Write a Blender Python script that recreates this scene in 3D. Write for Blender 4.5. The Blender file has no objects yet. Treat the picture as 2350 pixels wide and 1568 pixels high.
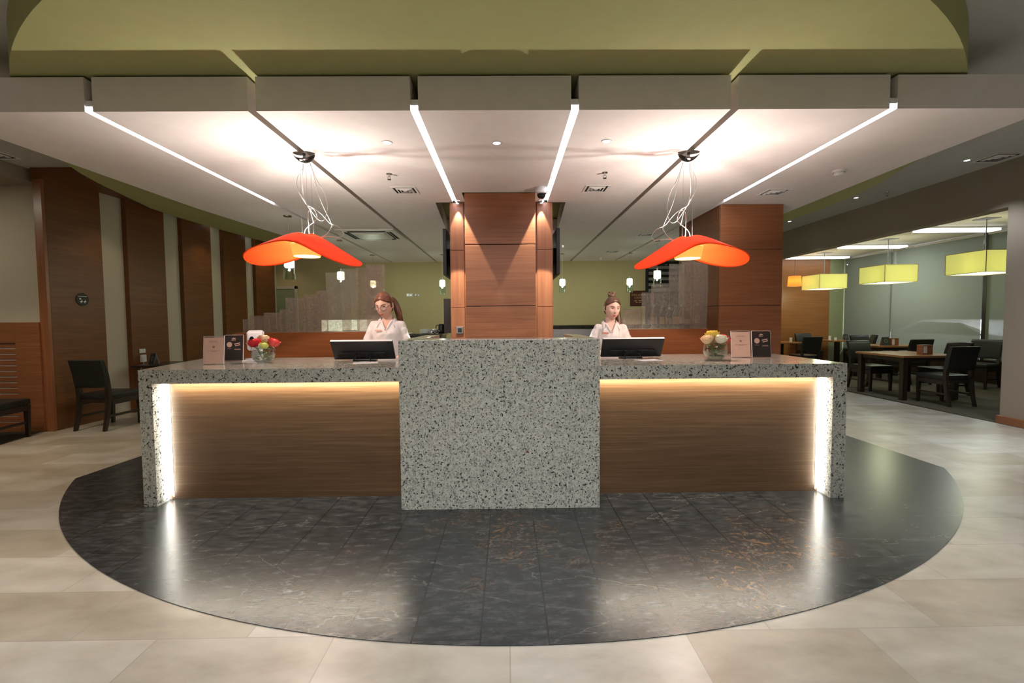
import bpy, bmesh, math, random
from mathutils import Vector, Matrix, noise as mnoise
PI = math.pi
random.seed(7)
S = bpy.context.scene
COL = S.collection

# ------------------------------------------------------------------ camera
def setup_camera():
    f_px, yaw, pitch, roll = 1045.0, 0.010299, 0.047883, 0.008725
    fw = Vector((math.sin(yaw)*math.cos(pitch), math.cos(yaw)*math.cos(pitch), -math.sin(pitch)))
    r = Vector((math.cos(yaw), -math.sin(yaw), 0)); u = r.cross(fw)
    c, s = math.cos(roll), math.sin(roll)
    r2 = c*r - s*u; u2 = s*r + c*u
    cam = bpy.data.cameras.new('camera'); cam.sensor_width = 36; cam.lens = 36*f_px/2350
    cam.clip_start = 0.05; cam.clip_end = 100
    o = bpy.data.objects.new('camera', cam); COL.objects.link(o)
    M = Matrix.Identity(4)
    for i in range(3):
        M[i][0] = r2[i]; M[i][1] = u2[i]; M[i][2] = -fw[i]
    M[0][3], M[1][3], M[2][3] = 0.0, -3.428, 1.4
    o.matrix_world = M
    S.camera = o
setup_camera()
# ------------------------------------------------------------------ world, exposure
w = bpy.data.worlds.new('world'); S.world = w; w.use_nodes = True
w.node_tree.nodes['Background'].inputs[0].default_value = (0.55, 0.6, 0.65, 1)
w.node_tree.nodes['Background'].inputs[1].default_value = 0.15
S.view_settings.view_transform = 'Standard'
try: S.view_settings.look = 'None'
except Exception: pass
S.view_settings.gamma = 1; S.view_settings.use_curve_mapping = False
S.view_settings.exposure = 0.0

def lamp(name, kind, loc, power, color=(1,1,1), rot=(0,0,0), size=.1, size_y=None, spot=None, blend=.2, spread=None, parent=None):
    L = bpy.data.lights.new(name, kind); L.energy = power; L.color = color
    if kind == 'AREA':
        L.shape = 'RECTANGLE' if size_y else 'DISK'; L.size = size
        if size_y: L.size_y = size_y
        if spread: L.spread = spread
    else: L.shadow_soft_size = size
    if kind == 'SPOT': L.spot_size = spot; L.spot_blend = blend
    o = bpy.data.objects.new(name, L); o.location = loc; o.rotation_euler = rot; COL.objects.link(o)
    if parent: o.parent = parent
    return o
# lobby ceiling lamps over the floor in front of the desk (outside the frame) plus room lamps and added fills
WARM = (1, .80, .58); NEUT = (1, .955, .90); COOL = (.84, .92, 1)
for x, y, p, c in ((-3.4,-2.6,42,NEUT), (0,-3.8,46,COOL), (3.4,-2.6,42,COOL), (-5.5,.6,26,WARM), (5.5,.6,42,COOL), (-5.0,-4.5,22,NEUT), (5.0,-4.5,26,COOL)):
    lamp('lobby_downlight', 'AREA', (x,y,3.34), p, c, size=.5, spread=1.9)
lamp('desk_front_fill', 'AREA', (0,-3.9,3.2), 22, (.95,.97,1), rot=(math.radians(52),0,0), size=3.0, size_y=.5, spread=1.1)  # added fill aimed at the granite front of the desk
for x, y in ((5.85,2.39), (5.8,4.16), (5.82,5.97)):
    lamp('aisle_downlight', 'SPOT', (x,y,3.34), 75, COOL, size=.03, spot=1.7, blend=.6)
lamp('alcove_fill', 'AREA', (-7.0,1.3,3.19), 14, (1,.93,.74), size=.3)  # fill added to brighten the cream alcove wall, has no fixture
for x, y in ((-5.3,3.2), (-5.3,5.2), (-5.3,7.2)):
    lamp('bay_downlight', 'SPOT', (x,y,3.2), 12, WARM, size=.05, spot=1.9, blend=.7)

# ------------------------------------------------------------------ materials
MATS = {}
def mat(name, col, rough=.5, metal=0, emit=None, estr=0, trans=0, ior=1.45, coat=0, bump=None, sheen=0, spec=None, alpha=None):
    m = bpy.data.materials.new(name); m.use_nodes = True; MATS[name] = m
    n = m.node_tree.nodes; b = n['Principled BSDF']
    b.inputs['Base Color'].default_value = (*col, 1); b.inputs['Roughness'].default_value = rough
    b.inputs['Metallic'].default_value = metal; b.inputs['IOR'].default_value = ior
    b.inputs['Transmission Weight'].default_value = trans; b.inputs['Coat Weight'].default_value = coat
    if spec is not None: b.inputs['Specular IOR Level'].default_value = spec
    if emit: b.inputs['Emission Color'].default_value = (*emit, 1); b.inputs['Emission Strength'].default_value = estr
    nt = m.node_tree
    # a faint procedural variation on every surface
    tc = n.new('ShaderNodeTexCoord'); nz = n.new('ShaderNodeTexNoise'); nz.inputs['Scale'].default_value = (bump[0] if bump else 9)
    nz.inputs['Detail'].default_value = 4
    nt.links.new(tc.outputs['Object'], nz.inputs['Vector'])
    if bump:
        bp = n.new('ShaderNodeBump'); bp.inputs['Strength'].default_value = bump[1]; bp.inputs['Distance'].default_value = .01
        nt.links.new(nz.outputs['Fac'], bp.inputs['Height']); nt.links.new(bp.outputs['Normal'], b.inputs['Normal'])
    mx = n.new('ShaderNodeMix'); mx.data_type = 'RGBA'; mx.inputs[6].default_value = (*[c*.93 for c in col],1); mx.inputs[7].default_value = (*[min(1,c*1.06) for c in col],1)
    nt.links.new(nz.outputs['Fac'], mx.inputs[0]); nt.links.new(mx.outputs[2], b.inputs['Base Color'])
    return m
def nodes_of(name, rough=.5):
    m = bpy.data.materials.new(name); m.use_nodes = True; MATS[name] = m
    nt = m.node_tree; b = nt.nodes['Principled BSDF']; b.inputs['Roughness'].default_value = rough
    return m, nt, b
def N(nt, t, **kw):
    n = nt.nodes.new(t)
    for k, v in kw.items():
        if k in n.inputs.keys(): n.inputs[k].default_value = v
        else: setattr(n, k, v)
    return n
def ramp(nt, fac, stops, interp='LINEAR'):
    r = nt.nodes.new('ShaderNodeValToRGB'); r.color_ramp.interpolation = interp
    e = r.color_ramp.elements
    while len(e) < len(stops): e.new(.5)
    for i, (p, c) in enumerate(stops): e[i].position = p; e[i].color = (*c, 1)
    nt.links.new(fac, r.inputs[0]); return r.outputs[0]
def mapped(nt, scale, rot=(0,0,0)):
    tc = N(nt, 'ShaderNodeTexCoord'); mp = N(nt, 'ShaderNodeMapping'); mp.inputs['Scale'].default_value = scale; mp.inputs['Rotation'].default_value = rot
    nt.links.new(tc.outputs['Object'], mp.inputs[0]); return mp.outputs[0]
def mixc(nt, fac, a, b, blend='MIX'):
    m = nt.nodes.new('ShaderNodeMix'); m.data_type = 'RGBA'; m.blend_type = blend
    if hasattr(fac, 'links'): nt.links.new(fac, m.inputs[0])
    else: m.inputs[0].default_value = fac
    for v, i in ((a,6),(b,7)):
        if hasattr(v, 'links'): nt.links.new(v, m.inputs[i])
        else: m.inputs[i].default_value = (*v, 1)
    return m.outputs[2]
def wood(name, c1, c2, c3, scale, rough=.38, coat=.15):
    m, nt, b = nodes_of(name, rough)
    v = mapped(nt, scale); nz = N(nt, 'ShaderNodeTexNoise', Scale=1.0, Detail=6.0, Roughness=.6); nt.links.new(v, nz.inputs['Vector'])
    v2 = mapped(nt, tuple(s*.18+.25 for s in scale)); n2 = N(nt, 'ShaderNodeTexNoise', Scale=1.0, Detail=2.0); nt.links.new(v2, n2.inputs['Vector'])
    a = ramp(nt, nz.outputs['Fac'], [(.3,c1),(.5,c2),(.72,c3)])
    c = mixc(nt, ramp(nt, n2.outputs['Fac'], [(.35,(0,0,0)),(.7,(.5,.5,.5))]), a, c1)
    nt.links.new(c, b.inputs['Base Color']); b.inputs['Coat Weight'].default_value = coat; b.inputs['Coat Roughness'].default_value = .25
    bp = N(nt, 'ShaderNodeBump', Strength=.12, Distance=.004); nt.links.new(nz.outputs['Fac'], bp.inputs['Height']); nt.links.new(bp.outputs['Normal'], b.inputs['Normal'])
    return m
def granite(name, base, grey, dark, brown):
    m, nt, b = nodes_of(name, .14)
    tc = N(nt, 'ShaderNodeTexCoord'); mp = N(nt, 'ShaderNodeMapping'); mp.inputs['Scale'].default_value = (1,1,.75); nt.links.new(tc.outputs['Object'], mp.inputs[0]); v = mp.outputs[0]
    n1 = N(nt, 'ShaderNodeTexNoise', Scale=34.0, Detail=5.0, Roughness=.65); nt.links.new(v, n1.inputs['Vector'])
    c = ramp(nt, n1.outputs['Fac'], [(.30,grey),(.52,base),(.7,tuple(min(1,x*1.12) for x in base))])
    n2 = N(nt, 'ShaderNodeTexNoise', Scale=120.0, Detail=3.0, Roughness=.6); nt.links.new(v, n2.inputs['Vector'])
    f2 = ramp(nt, n2.outputs['Fac'], [(.545,(0,0,0)),(.61,(.8,.8,.8))]); c = mixc(nt, f2, c, tuple(g*.5 for g in grey))
    n3 = N(nt, 'ShaderNodeTexNoise', Scale=62.0, Detail=2.5, Roughness=.5); nt.links.new(v, n3.inputs['Vector'])
    mp2 = N(nt, 'ShaderNodeMapping'); mp2.inputs['Location'].default_value = (3.1,7.7,1.3); nt.links.new(tc.outputs['Object'], mp2.inputs[0]); nt.links.new(mp2.outputs[0], n3.inputs['Vector'])
    f3 = ramp(nt, n3.outputs['Fac'], [(.60,(0,0,0)),(.635,(1,1,1))]); c = mixc(nt, f3, c, dark)
    n4 = N(nt, 'ShaderNodeTexNoise', Scale=17.0, Detail=3.0); nt.links.new(mp2.outputs[0], n4.inputs['Vector'])
    f4 = ramp(nt, n4.outputs['Fac'], [(.71,(0,0,0)),(.74,(1,1,1))]); c = mixc(nt, f4, c, brown)
    nt.links.new(c, b.inputs['Base Color'])
    return m
def tile_floor():
    m, nt, b = nodes_of('beige_marble', .2)
    tc = N(nt, 'ShaderNodeTexCoord')
    br = N(nt, 'ShaderNodeTexBrick', Scale=1.0); br.offset = .5
    br.inputs['Brick Width'].default_value = .78; br.inputs['Row Height'].default_value = .365; br.inputs['Mortar Size'].default_value = .003
    br.inputs['Color1'].default_value = (0,0,0,1); br.inputs['Color2'].default_value = (1,1,1,1); br.inputs['Mortar'].default_value = (.5,.5,.5,1)
    nt.links.new(tc.outputs['Object'], br.inputs['Vector'])
    n1 = N(nt, 'ShaderNodeTexNoise', Scale=2.4, Detail=7.0, Roughness=.58, Distortion=.25); nt.links.new(mapped(nt,(1,2,1),(0,0,.5)), n1.inputs['Vector'])
    c = ramp(nt, n1.outputs['Fac'], [(.30,(.33,.295,.24)),(.5,(.43,.395,.335)),(.70,(.52,.485,.425))])
    tint = ramp(nt, br.outputs['Color'], [(0,(.74,.69,.61)),(.5,(.88,.865,.83)),(1,(1,1,1))])
    c = mixc(nt, 1.0, c, tint, 'MULTIPLY')
    nv = N(nt, 'ShaderNodeTexNoise', Scale=3.2, Detail=9.0, Roughness=.66, Distortion=.2); nt.links.new(mapped(nt,(1,2.2,1),(0,0,.6)), nv.inputs['Vector'])
    vein = ramp(nt, nv.outputs['Fac'], [(.40,(0,0,0)),(.75,(.30,.30,.30))]); c = mixc(nt, vein, c, (.40,.34,.26))
    c = mixc(nt, ramp(nt, br.outputs['Fac'], [(0,(0,0,0)),(1,(.45,.45,.45))]), c, (.2,.17,.14))
    nt.links.new(c, b.inputs['Base Color'])
    b.inputs['Roughness'].default_value = .31
    return m
def black_marble():
    m, nt, b = nodes_of('black_marble', .22)
    tc = N(nt, 'ShaderNodeTexCoord'); mp = N(nt, 'ShaderNodeMapping'); mp.inputs['Rotation'].default_value = (0,0,PI/2); mp.inputs['Location'].default_value = (.4,.13,0)
    nt.links.new(tc.outputs['Object'], mp.inputs[0])
    br = N(nt, 'ShaderNodeTexBrick', Scale=1.0); br.offset = .42
    br.inputs['Brick Width'].default_value = 1.9; br.inputs['Row Height'].default_value = .3; br.inputs['Mortar Size'].default_value = .004
    br.inputs['Color1'].default_value = (0,0,0,1); br.inputs['Color2'].default_value = (1,1,1,1)
    nt.links.new(mp.outputs[0], br.inputs['Vector'])
    n1 = N(nt, 'ShaderNodeTexNoise', Scale=12.0, Detail=12.0, Roughness=.68, Distortion=.15); nt.links.new(mapped(nt,(.7,2.0,1),(0,0,-.75)), n1.inputs['Vector'])
    c = ramp(nt, n1.outputs['Fac'], [(.33,(.010,.0105,.011)),(.48,(.024,.025,.0255)),(.6,(.044,.045,.045)),(.76,(.085,.085,.084))])
    n2 = N(nt, 'ShaderNodeTexNoise', Scale=.85, Detail=3.0, Roughness=.55); nt.links.new(mapped(nt,(1,1,1),(0,0,.3)), n2.inputs['Vector'])
    n3 = N(nt, 'ShaderNodeTexNoise', Scale=13.0, Detail=9.0, Roughness=.75, Distortion=2.5); nt.links.new(tc.outputs['Object'], n3.inputs['Vector'])
    br_f = mixc(nt, 1.0, ramp(nt, n2.outputs['Fac'], [(.54,(0,0,0)),(.68,(1,1,1))]), ramp(nt, n3.outputs['Fac'], [(.5,(0,0,0)),(.66,(1,1,1))]), 'MULTIPLY')
    c = mixc(nt, br_f, c, (.24,.125,.05))
    nv = N(nt, 'ShaderNodeTexNoise', Scale=1.1, Detail=6.0, Roughness=.5, Distortion=.25); nt.links.new(mapped(nt,(.7,1.9,1),(0,0,-.62)), nv.inputs['Vector'])
    vein = ramp(nt, nv.outputs['Fac'], [(.496,(0,0,0)),(.5,(.16,.16,.16)),(.504,(0,0,0))]); c = mixc(nt, vein, c, (.33,.30,.24))
    c = mixc(nt, ramp(nt, br.outputs['Fac'], [(0,(0,0,0)),(1,(.8,.8,.8))]), c, (.004,.004,.004))
    nt.links.new(c, b.inputs['Base Color'])
    b.inputs['Roughness'].default_value = .25
    return m
def rippled_glass(name, tint, haze, hazecol, fac=.5):
    m = bpy.data.materials.new(name); m.use_nodes = True; MATS[name] = m; nt = m.node_tree; nt.nodes.clear()
    out = N(nt, 'ShaderNodeOutputMaterial'); tr = N(nt, 'ShaderNodeBsdfTransparent'); tr.inputs[0].default_value = (*tint,1)
    gl = N(nt, 'ShaderNodeBsdfGlossy', Roughness=.12); gl.inputs[0].default_value = (1,1,1,1)
    df = N(nt, 'ShaderNodeBsdfDiffuse'); df.inputs[0].default_value = (*hazecol,1)
    tc = N(nt, 'ShaderNodeTexCoord'); nz = N(nt, 'ShaderNodeTexNoise', Scale=34.0, Detail=3.0, Distortion=1.2); nt.links.new(tc.outputs['Object'], nz.inputs['Vector'])
    bp = N(nt, 'ShaderNodeBump', Strength=.7, Distance=.012); nt.links.new(nz.outputs['Fac'], bp.inputs['Height'])
    for s in (gl,): nt.links.new(bp.outputs['Normal'], s.inputs['Normal'])
    m1 = N(nt, 'ShaderNodeMixShader'); f = ramp(nt, nz.outputs['Fac'], [(.35,(haze*.45,)*3),(.62,(haze*1.5,)*3)])
    nt.links.new(f, m1.inputs[0]); nt.links.new(tr.outputs[0], m1.inputs[1]); nt.links.new(df.outputs[0], m1.inputs[2])
    lw = N(nt, 'ShaderNodeFresnel', IOR=1.5); nt.links.new(bp.outputs['Normal'], lw.inputs['Normal'])
    m2 = N(nt, 'ShaderNodeMixShader'); nt.links.new(lw.outputs[0], m2.inputs[0]); nt.links.new(m1.outputs[0], m2.inputs[1]); nt.links.new(gl.outputs[0], m2.inputs[2])
    nt.links.new(m2.outputs[0], out.inputs[0]); return m
def clear_glass(name, tint=(1,1,1), rough=.03, fac=None, haze=0.0):
    m = bpy.data.materials.new(name); m.use_nodes = True; MATS[name] = m; nt = m.node_tree; nt.nodes.clear()
    out = N(nt, 'ShaderNodeOutputMaterial'); tr = N(nt, 'ShaderNodeBsdfTransparent'); tr.inputs[0].default_value = (*tint,1)
    gl = N(nt, 'ShaderNodeBsdfGlossy', Roughness=rough)
    lw = N(nt, 'ShaderNodeLayerWeight', Blend=.25); m2 = N(nt, 'ShaderNodeMixShader')
    f = ramp(nt, lw.outputs['Facing'], [(0,(.06,)*3),(1,(.75,)*3)])
    nt.links.new(f, m2.inputs[0]); nt.links.new(tr.outputs[0], m2.inputs[1]); nt.links.new(gl.outputs[0], m2.inputs[2])
    nt.links.new(m2.outputs[0], out.inputs[0]); return m
def translucent(name, col, tcol, fac=.5, emit=0, ecol=None):
    m = bpy.data.materials.new(name); m.use_nodes = True; MATS[name] = m; nt = m.node_tree; nt.nodes.clear()
    out = N(nt, 'ShaderNodeOutputMaterial'); d = N(nt, 'ShaderNodeBsdfPrincipled', Roughness=.35); d.inputs['Base Color'].default_value = (*col,1)
    t = N(nt, 'ShaderNodeBsdfTranslucent'); t.inputs[0].default_value = (*tcol,1)
    nz = N(nt, 'ShaderNodeTexNoise', Scale=20.0); c = mixc(nt, nz.outputs['Fac'], tuple(x*.96 for x in col), col); nt.links.new(c, d.inputs['Base Color'])
    if emit: d.inputs['Emission Color'].default_value = (*(ecol or col),1); d.inputs['Emission Strength'].default_value = emit
    mx = N(nt, 'ShaderNodeMixShader', Fac=fac); mx.inputs[0].default_value = fac
    nt.links.new(d.outputs[0], mx.inputs[1]); nt.links.new(t.outputs[0], mx.inputs[2]); nt.links.new(mx.outputs[0], out.inputs[0]); return m
def emission(name, col, s):
    m = mat(name, (.8,.8,.8), .5, emit=col, estr=s); return m

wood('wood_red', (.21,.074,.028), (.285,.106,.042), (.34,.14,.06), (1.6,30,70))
wood('wood_red_vertical', (.21,.074,.028), (.285,.106,.042), (.335,.135,.058), (60,60,1.6))
wood('wood_bar', (.25,.072,.020), (.32,.098,.028), (.38,.12,.038), (1.6,30,70), .34)
wood('wood_desk', (.080,.042,.019), (.115,.062,.029), (.16,.092,.047), (2.2,30,95), .32)
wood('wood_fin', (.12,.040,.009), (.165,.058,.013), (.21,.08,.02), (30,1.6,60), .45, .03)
wood('wood_amber', (.24,.095,.025), (.30,.125,.035), (.36,.16,.05), (1.6,30,60), .4)
wood('wood_table', (.27,.115,.04), (.35,.155,.055), (.42,.2,.08), (30,2,30), .25)
wood('wood_dark', (.018,.011,.007), (.028,.017,.010), (.04,.024,.014), (30,30,2), .35)
granite('granite', (.455,.44,.37), (.25,.245,.215), (.03,.03,.032), (.13,.065,.045))
granite('granite_dark', (.06,.07,.055), (.035,.04,.03), (.01,.01,.01), (.05,.04,.03))
tile_floor(); black_marble()
rippled_glass('glass_rippled', (.90,.83,.77), .25, (.58,.48,.41))
rippled_glass('glass_rippled_clear', (.95,.92,.87), .19, (.66,.60,.52))
clear_glass('glass_clear'); clear_glass('glass_green', (.88,.95,.90)); clear_glass('glass_water', (.82,.9,.84)); clear_glass('glass_acrylic', (.97,.95,.95), .02)
clear_glass('glass_bottle_green', (.25,.42,.2)); clear_glass('glass_bottle_amber', (.55,.27,.1)); clear_glass('glass_lens', (.97,.95,.98), .02)
mat('paint_ceiling', (.74,.71,.68), .85); mat('paint_ceiling_grey', (.50,.50,.47), .9)
mat('paint_soffit', (.80,.745,.72), .8); mat('paint_green', (.48,.40,.215), .8, bump=(220,.05)); mat('paint_green_disc', (.37,.37,.16), .85)
mat('paint_beige', (.32,.262,.205), .85, bump=(200,.05)); mat('paint_cream', (.53,.47,.37), .85, bump=(200,.05)); mat('paint_sage', (.27,.30,.17), .85)
mat('carpet', (.075,.062,.038), .95, bump=(300,.6)); mat('carpet_dark', (.05,.042,.028), .95, bump=(300,.6))
mat('black_void', (.012,.012,.012), .9); mat('black_plastic', (.014,.014,.016), .42); mat('black_gloss', (.01,.01,.012), .12, coat=.5)
mat('leather', (.018,.0175,.015), .42, bump=(90,.15)); mat('white_plastic', (.80,.80,.82), .3, coat=.2); mat('white_metal', (.74,.72,.70), .45)
mat('chrome', (.72,.73,.75), .14, metal=1); mat('chrome_dark', (.16,.17,.18), .22, metal=1); mat('steel', (.45,.46,.47), .35, metal=1); mat('cable_white', (.86,.86,.84), .4)
mat('led_housing', (.8,.8,.8), .6)
emission('led_white', (.82,.84,1.0), 11); emission('led_warm', (1,.84,.62), 9); emission('led_cool', (.95,.98,1.0), 2.5)
emission('glow_bulb', (1,.86,.66), 30); mat('glow_diffuser', (.85,.36,.07), .5, emit=(1,.50,.10), estr=.9); emission('glow_opening', (1,.72,.45), 7)
emission('downlight_glow', (.95,.97,1), 12); emission('pendant_white', (.92,1,.86), 7); emission('tube_light', (.93,.97,1), 5)
translucent('shade_orange', (.88,.115,.022), (1.0,.20,.025), .6)
translucent('shade_lime', (.60,.60,.22), (.80,.80,.36), .45, emit=.46, ecol=(.84,.84,.36)); translucent('shade_amber', (.6,.25,.08), (.7,.25,.06), .4, emit=.2, ecol=(.9,.3,.06))
emission('lime_bottom', (.86,1,.78), 1.1)
mat('paper_pink', (.80,.53,.42), .55); mat('paper_black', (.035,.028,.026), .4); mat('ink_grey', (.42,.24,.18), .6); mat('ink_pink', (.72,.48,.40), .6)
mat('sign_brown', (.075,.012,.008), .45); mat('gold', (.62,.42,.18), .4); mat('ink_white', (.75,.75,.72), .5); mat('chalk', (.22,.25,.23), .6); mat('slate', (.03,.034,.032), .6)
mat('rose_red', (.62,.018,.03), .55); mat('rose_cream', (.86,.66,.40), .55); mat('rose_lime', (.72,.78,.22), .55); mat('rose_coral', (.82,.10,.09), .55)
mat('rose_yellow', (.90,.68,.10), .55); mat('rose_white', (.88,.84,.66), .55); mat('leaf', (.09,.20,.03), .5); mat('stem', (.10,.22,.05), .5)
mat('skin', (.74,.44,.33), .5, spec=.35); mat('skin_fair', (.78,.50,.40), .5, spec=.35); mat('lips', (.52,.14,.12), .4); mat('eye_white', (.78,.74,.72), .25); mat('iris', (.04,.025,.018), .2); mat('brow', (.07,.035,.02), .7)
def hair(name, a, b_):
    m, nt, b = nodes_of(name, .38); v = mapped(nt, (60,60,7)); nz = N(nt, 'ShaderNodeTexNoise', Scale=1.6, Detail=5.0); nt.links.new(v, nz.inputs['Vector'])
    nt.links.new(ramp(nt, nz.outputs['Fac'], [(.35,a),(.65,b_)]), b.inputs['Base Color']); bp = N(nt, 'ShaderNodeBump', Strength=.5, Distance=.004); nt.links.new(nz.outputs['Fac'], bp.inputs['Height']); nt.links.new(bp.outputs['Normal'], b.inputs['Normal'])
hair('hair_auburn', (.07,.022,.010), (.21,.075,.03)); hair('hair_brown', (.055,.024,.014), (.15,.07,.035))
mat('shirt_cloth', (.80,.73,.70), .8, bump=(16,.35)); mat('trouser_cloth', (.03,.03,.035), .85); mat('badge', (.75,.32,.24), .35); mat('badge_pale', (.80,.50,.36), .35); mat('pearl', (.9,.88,.84), .15)
mat('foil', (.75,.76,.78), .22, metal=1, bump=(60,1.0)); mat('porcelain', (.72,.76,.72), .2); mat('amber_drink', (.35,.10,.03), .2); mat('label_paper', (.62,.50,.46), .6)
mat('car_paint', (.8,.8,.82), .25, metal=.2); mat('tyre', (.02,.02,.02), .8); mat('asphalt', (.12,.12,.12), .9)

# ------------------------------------------------------------------ mesh helpers
def BM(): return bmesh.new()
def box(bm, x0,x1,y0,y1,z0,z1, bev=0, M=None):
    b = bmesh.new()
    vs = [b.verts.new((x,y,z)) for x in (x0,x1) for y in (y0,y1) for z in (z0,z1)]
    for f in ((0,1,3,2),(4,6,7,5),(0,4,5,1),(2,3,7,6),(0,2,6,4),(1,5,7,3)): b.faces.new([vs[i] for i in f])
    if bev: bmesh.ops.bevel(b, geom=b.edges[:], offset=bev, segments=2, affect='EDGES', profile=.6)
    merge(bm, b, M)
def merge(bm, b, M=None):
    if M: bmesh.ops.transform(b, matrix=M, verts=b.verts)
    bmesh.ops.recalc_face_normals(b, faces=b.faces)
    me = bpy.data.meshes.new('tmp'); b.to_mesh(me); b.free(); bm.from_mesh(me); bpy.data.meshes.remove(me)
def prism(bm, pts, z0, z1, M=None, bev=0):
    b = bmesh.new(); n = len(pts)
    lo = [b.verts.new((x,y,z0)) for x,y in pts]; hi = [b.verts.new((x,y,z1)) for x,y in pts]
    b.faces.new(lo[::-1]); b.faces.new(hi)
    for i in range(n): b.faces.new((lo[i],lo[(i+1)%n],hi[(i+1)%n],hi[i]))
    if bev: bmesh.ops.bevel(b, geom=b.edges[:], offset=bev, segments=2, affect='EDGES')
    merge(bm, b, M)
def loft(bm, rings, cap=True, M=None, closed=True):
    b = bmesh.new(); R = [[b.verts.new(p) for p in r] for r in rings]; n = len(rings[0])
    for a, c in zip(R, R[1:]):
        for i in range(n if closed else n-1): b.faces.new((a[i],a[(i+1)%n],c[(i+1)%n],c[i]))
    if cap: b.faces.new(R[0][::-1]); b.faces.new(R[-1])
    merge(bm, b, M)
def lathe(bm, prof, cx=0, cy=0, segs=24, sx=1, sy=1, M=None, cap=False):
    b = bmesh.new(); R = []
    for r, z in prof: R.append([b.verts.new((cx+max(r,1e-4)*sx*math.cos(2*PI*i/segs), cy+max(r,1e-4)*sy*math.sin(2*PI*i/segs), z)) for i in range(segs)])
    for a, c in zip(R, R[1:]):
        for i in range(segs): b.faces.new((a[i],a[(i+1)%segs],c[(i+1)%segs],c[i]))
    if cap: b.faces.new(R[0][::-1]); b.faces.new(R[-1])
    bmesh.ops.remove_doubles(b, verts=b.verts, dist=2e-4)
    merge(bm, b, M)
def cyl(bm, r, p0, p1, segs=16, r1=None):
    tube(bm, [p0,p1], [r, r if r1 is None else r1], segs)
def catmull(P, n=8):
    P = [Vector(p) for p in P]; Q = [P[0]*2-P[1]] + P + [P[-1]*2-P[-2]]; out = []
    for i in range(1, len(Q)-2):
        for k in range(n):
            t = k/n; a,b,c,d = Q[i-1],Q[i],Q[i+1],Q[i+2]
            out.append(.5*((2*b)+(c-a)*t+(2*a-5*b+4*c-d)*t*t+(3*b-a-3*c+d)*t**3))
    out.append(P[-1]); return out
def tube(bm, pts, rad, segs=8, flat=1.0):
    P = [Vector(p) for p in pts]; n = len(P)
    if not isinstance(rad, (list,tuple)): rad = [rad]*n
    rings = []; prev = None
    for i, p in enumerate(P):
        t = (P[min(i+1,n-1)]-P[max(i-1,0)]).normalized()
        if prev is None:
            a = Vector((0,0,1)) if abs(t.z) < .9 else Vector((1,0,0)); u = t.cross(a).normalized()
        else:
            u = (prev - t*prev.dot(t)).normalized()
        prev = u; v = t.cross(u)
        rings.append([p + (u*math.cos(2*PI*k/segs) + v*flat*math.sin(2*PI*k/segs))*rad[i] for k in range(segs)])
    loft(bm, rings)
def sphere(bm, c, r, seg=16, rings=10, s=(1,1,1), M=None):
    b = bmesh.new(); bmesh.ops.create_uvsphere(b, u_segments=seg, v_segments=rings, radius=1)
    for v in b.verts: v.co = Vector((v.co.x*r*s[0]+c[0], v.co.y*r*s[1]+c[1], v.co.z*r*s[2]+c[2]))
    merge(bm, b, M)
def obj(name, bm, m, parent=None, smooth=False, loc=None, label=None, kind=None):
    me = bpy.data.meshes.new(name); bm.to_mesh(me); bm.free()
    ms = m if isinstance(m, (list,tuple)) else [m]
    for k in ms: me.materials.append(MATS[k])
    if smooth:
        for p in me.polygons: p.use_smooth = True
        if smooth == 'auto':
            try: me.set_sharp_from_angle(angle=math.radians(38))
            except Exception: pass
    o = bpy.data.objects.new(name, me); COL.objects.link(o)
    if parent: o.parent = parent
    if loc: o.location = loc
    if label: o['label'] = label
    if kind: o['kind'] = kind
    return o
def thing(name, label, cat, loc=(0,0,0), rz=0, group=None):
    o = bpy.data.objects.new(name, None); o.empty_display_size = .1; COL.objects.link(o)
    o.location = loc; o.rotation_euler = (0,0,rz); o['label'] = label; o['category'] = cat
    if group: o['group'] = group
    return o
def tag(o, label, cat, group=None, kind=None):
    o['label'] = label; o['category'] = cat
    if group: o['group'] = group
    if kind: o['kind'] = kind
    return o
def struct(name, bm, m, parent=None, smooth=False):
    o = obj(name, bm, m, parent, smooth)
    if not parent: o['kind'] = 'structure'
    return o
def dup(root, loc, rz=None, label=None, group=None):
    r = root.copy(); COL.objects.link(r); r.location = loc
    if rz is not None: r.rotation_euler = (0,0,rz)
    if label: r['label'] = label
    if group: r['group'] = group
    for ch in list(root.children):
        c = ch.copy(); COL.objects.link(c); c.parent = r
        for g in list(ch.children):
            d = g.copy(); COL.objects.link(d); d.parent = c
    return r
def text(name, body, size, M, m, parent=None, extrude=.0006, align='CENTER', spacing=1.0):
    cu = bpy.data.curves.new(name, 'FONT'); cu.body = body; cu.size = size; cu.extrude = extrude; cu.align_x = align; cu.align_y = 'CENTER'; cu.space_character = spacing
    t = bpy.data.objects.new('tmp', cu); COL.objects.link(t); bpy.context.view_layer.update()
    me = bpy.data.meshes.new_from_object(t.evaluated_get(bpy.context.evaluated_depsgraph_get())); bpy.data.objects.remove(t); bpy.data.curves.remove(cu)
    me.transform(M); me.name = name; me.materials.clear(); me.materials.append(MATS[m])
    o = bpy.data.objects.new(name, me); COL.objects.link(o)
    if parent: o.parent = parent
    return o
def face_front(x, y, z, tilt=0): return Matrix.Translation((x,y,z)) @ Matrix.Rotation(PI/2+tilt, 4, 'X')   # text facing -y
def seg_poly(cx, cy, r, a0, a1, n):
    return [(cx+r*math.cos(a0+(a1-a0)*i/n), cy+r*math.sin(a0+(a1-a0)*i/n)) for i in range(n+1)]

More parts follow.
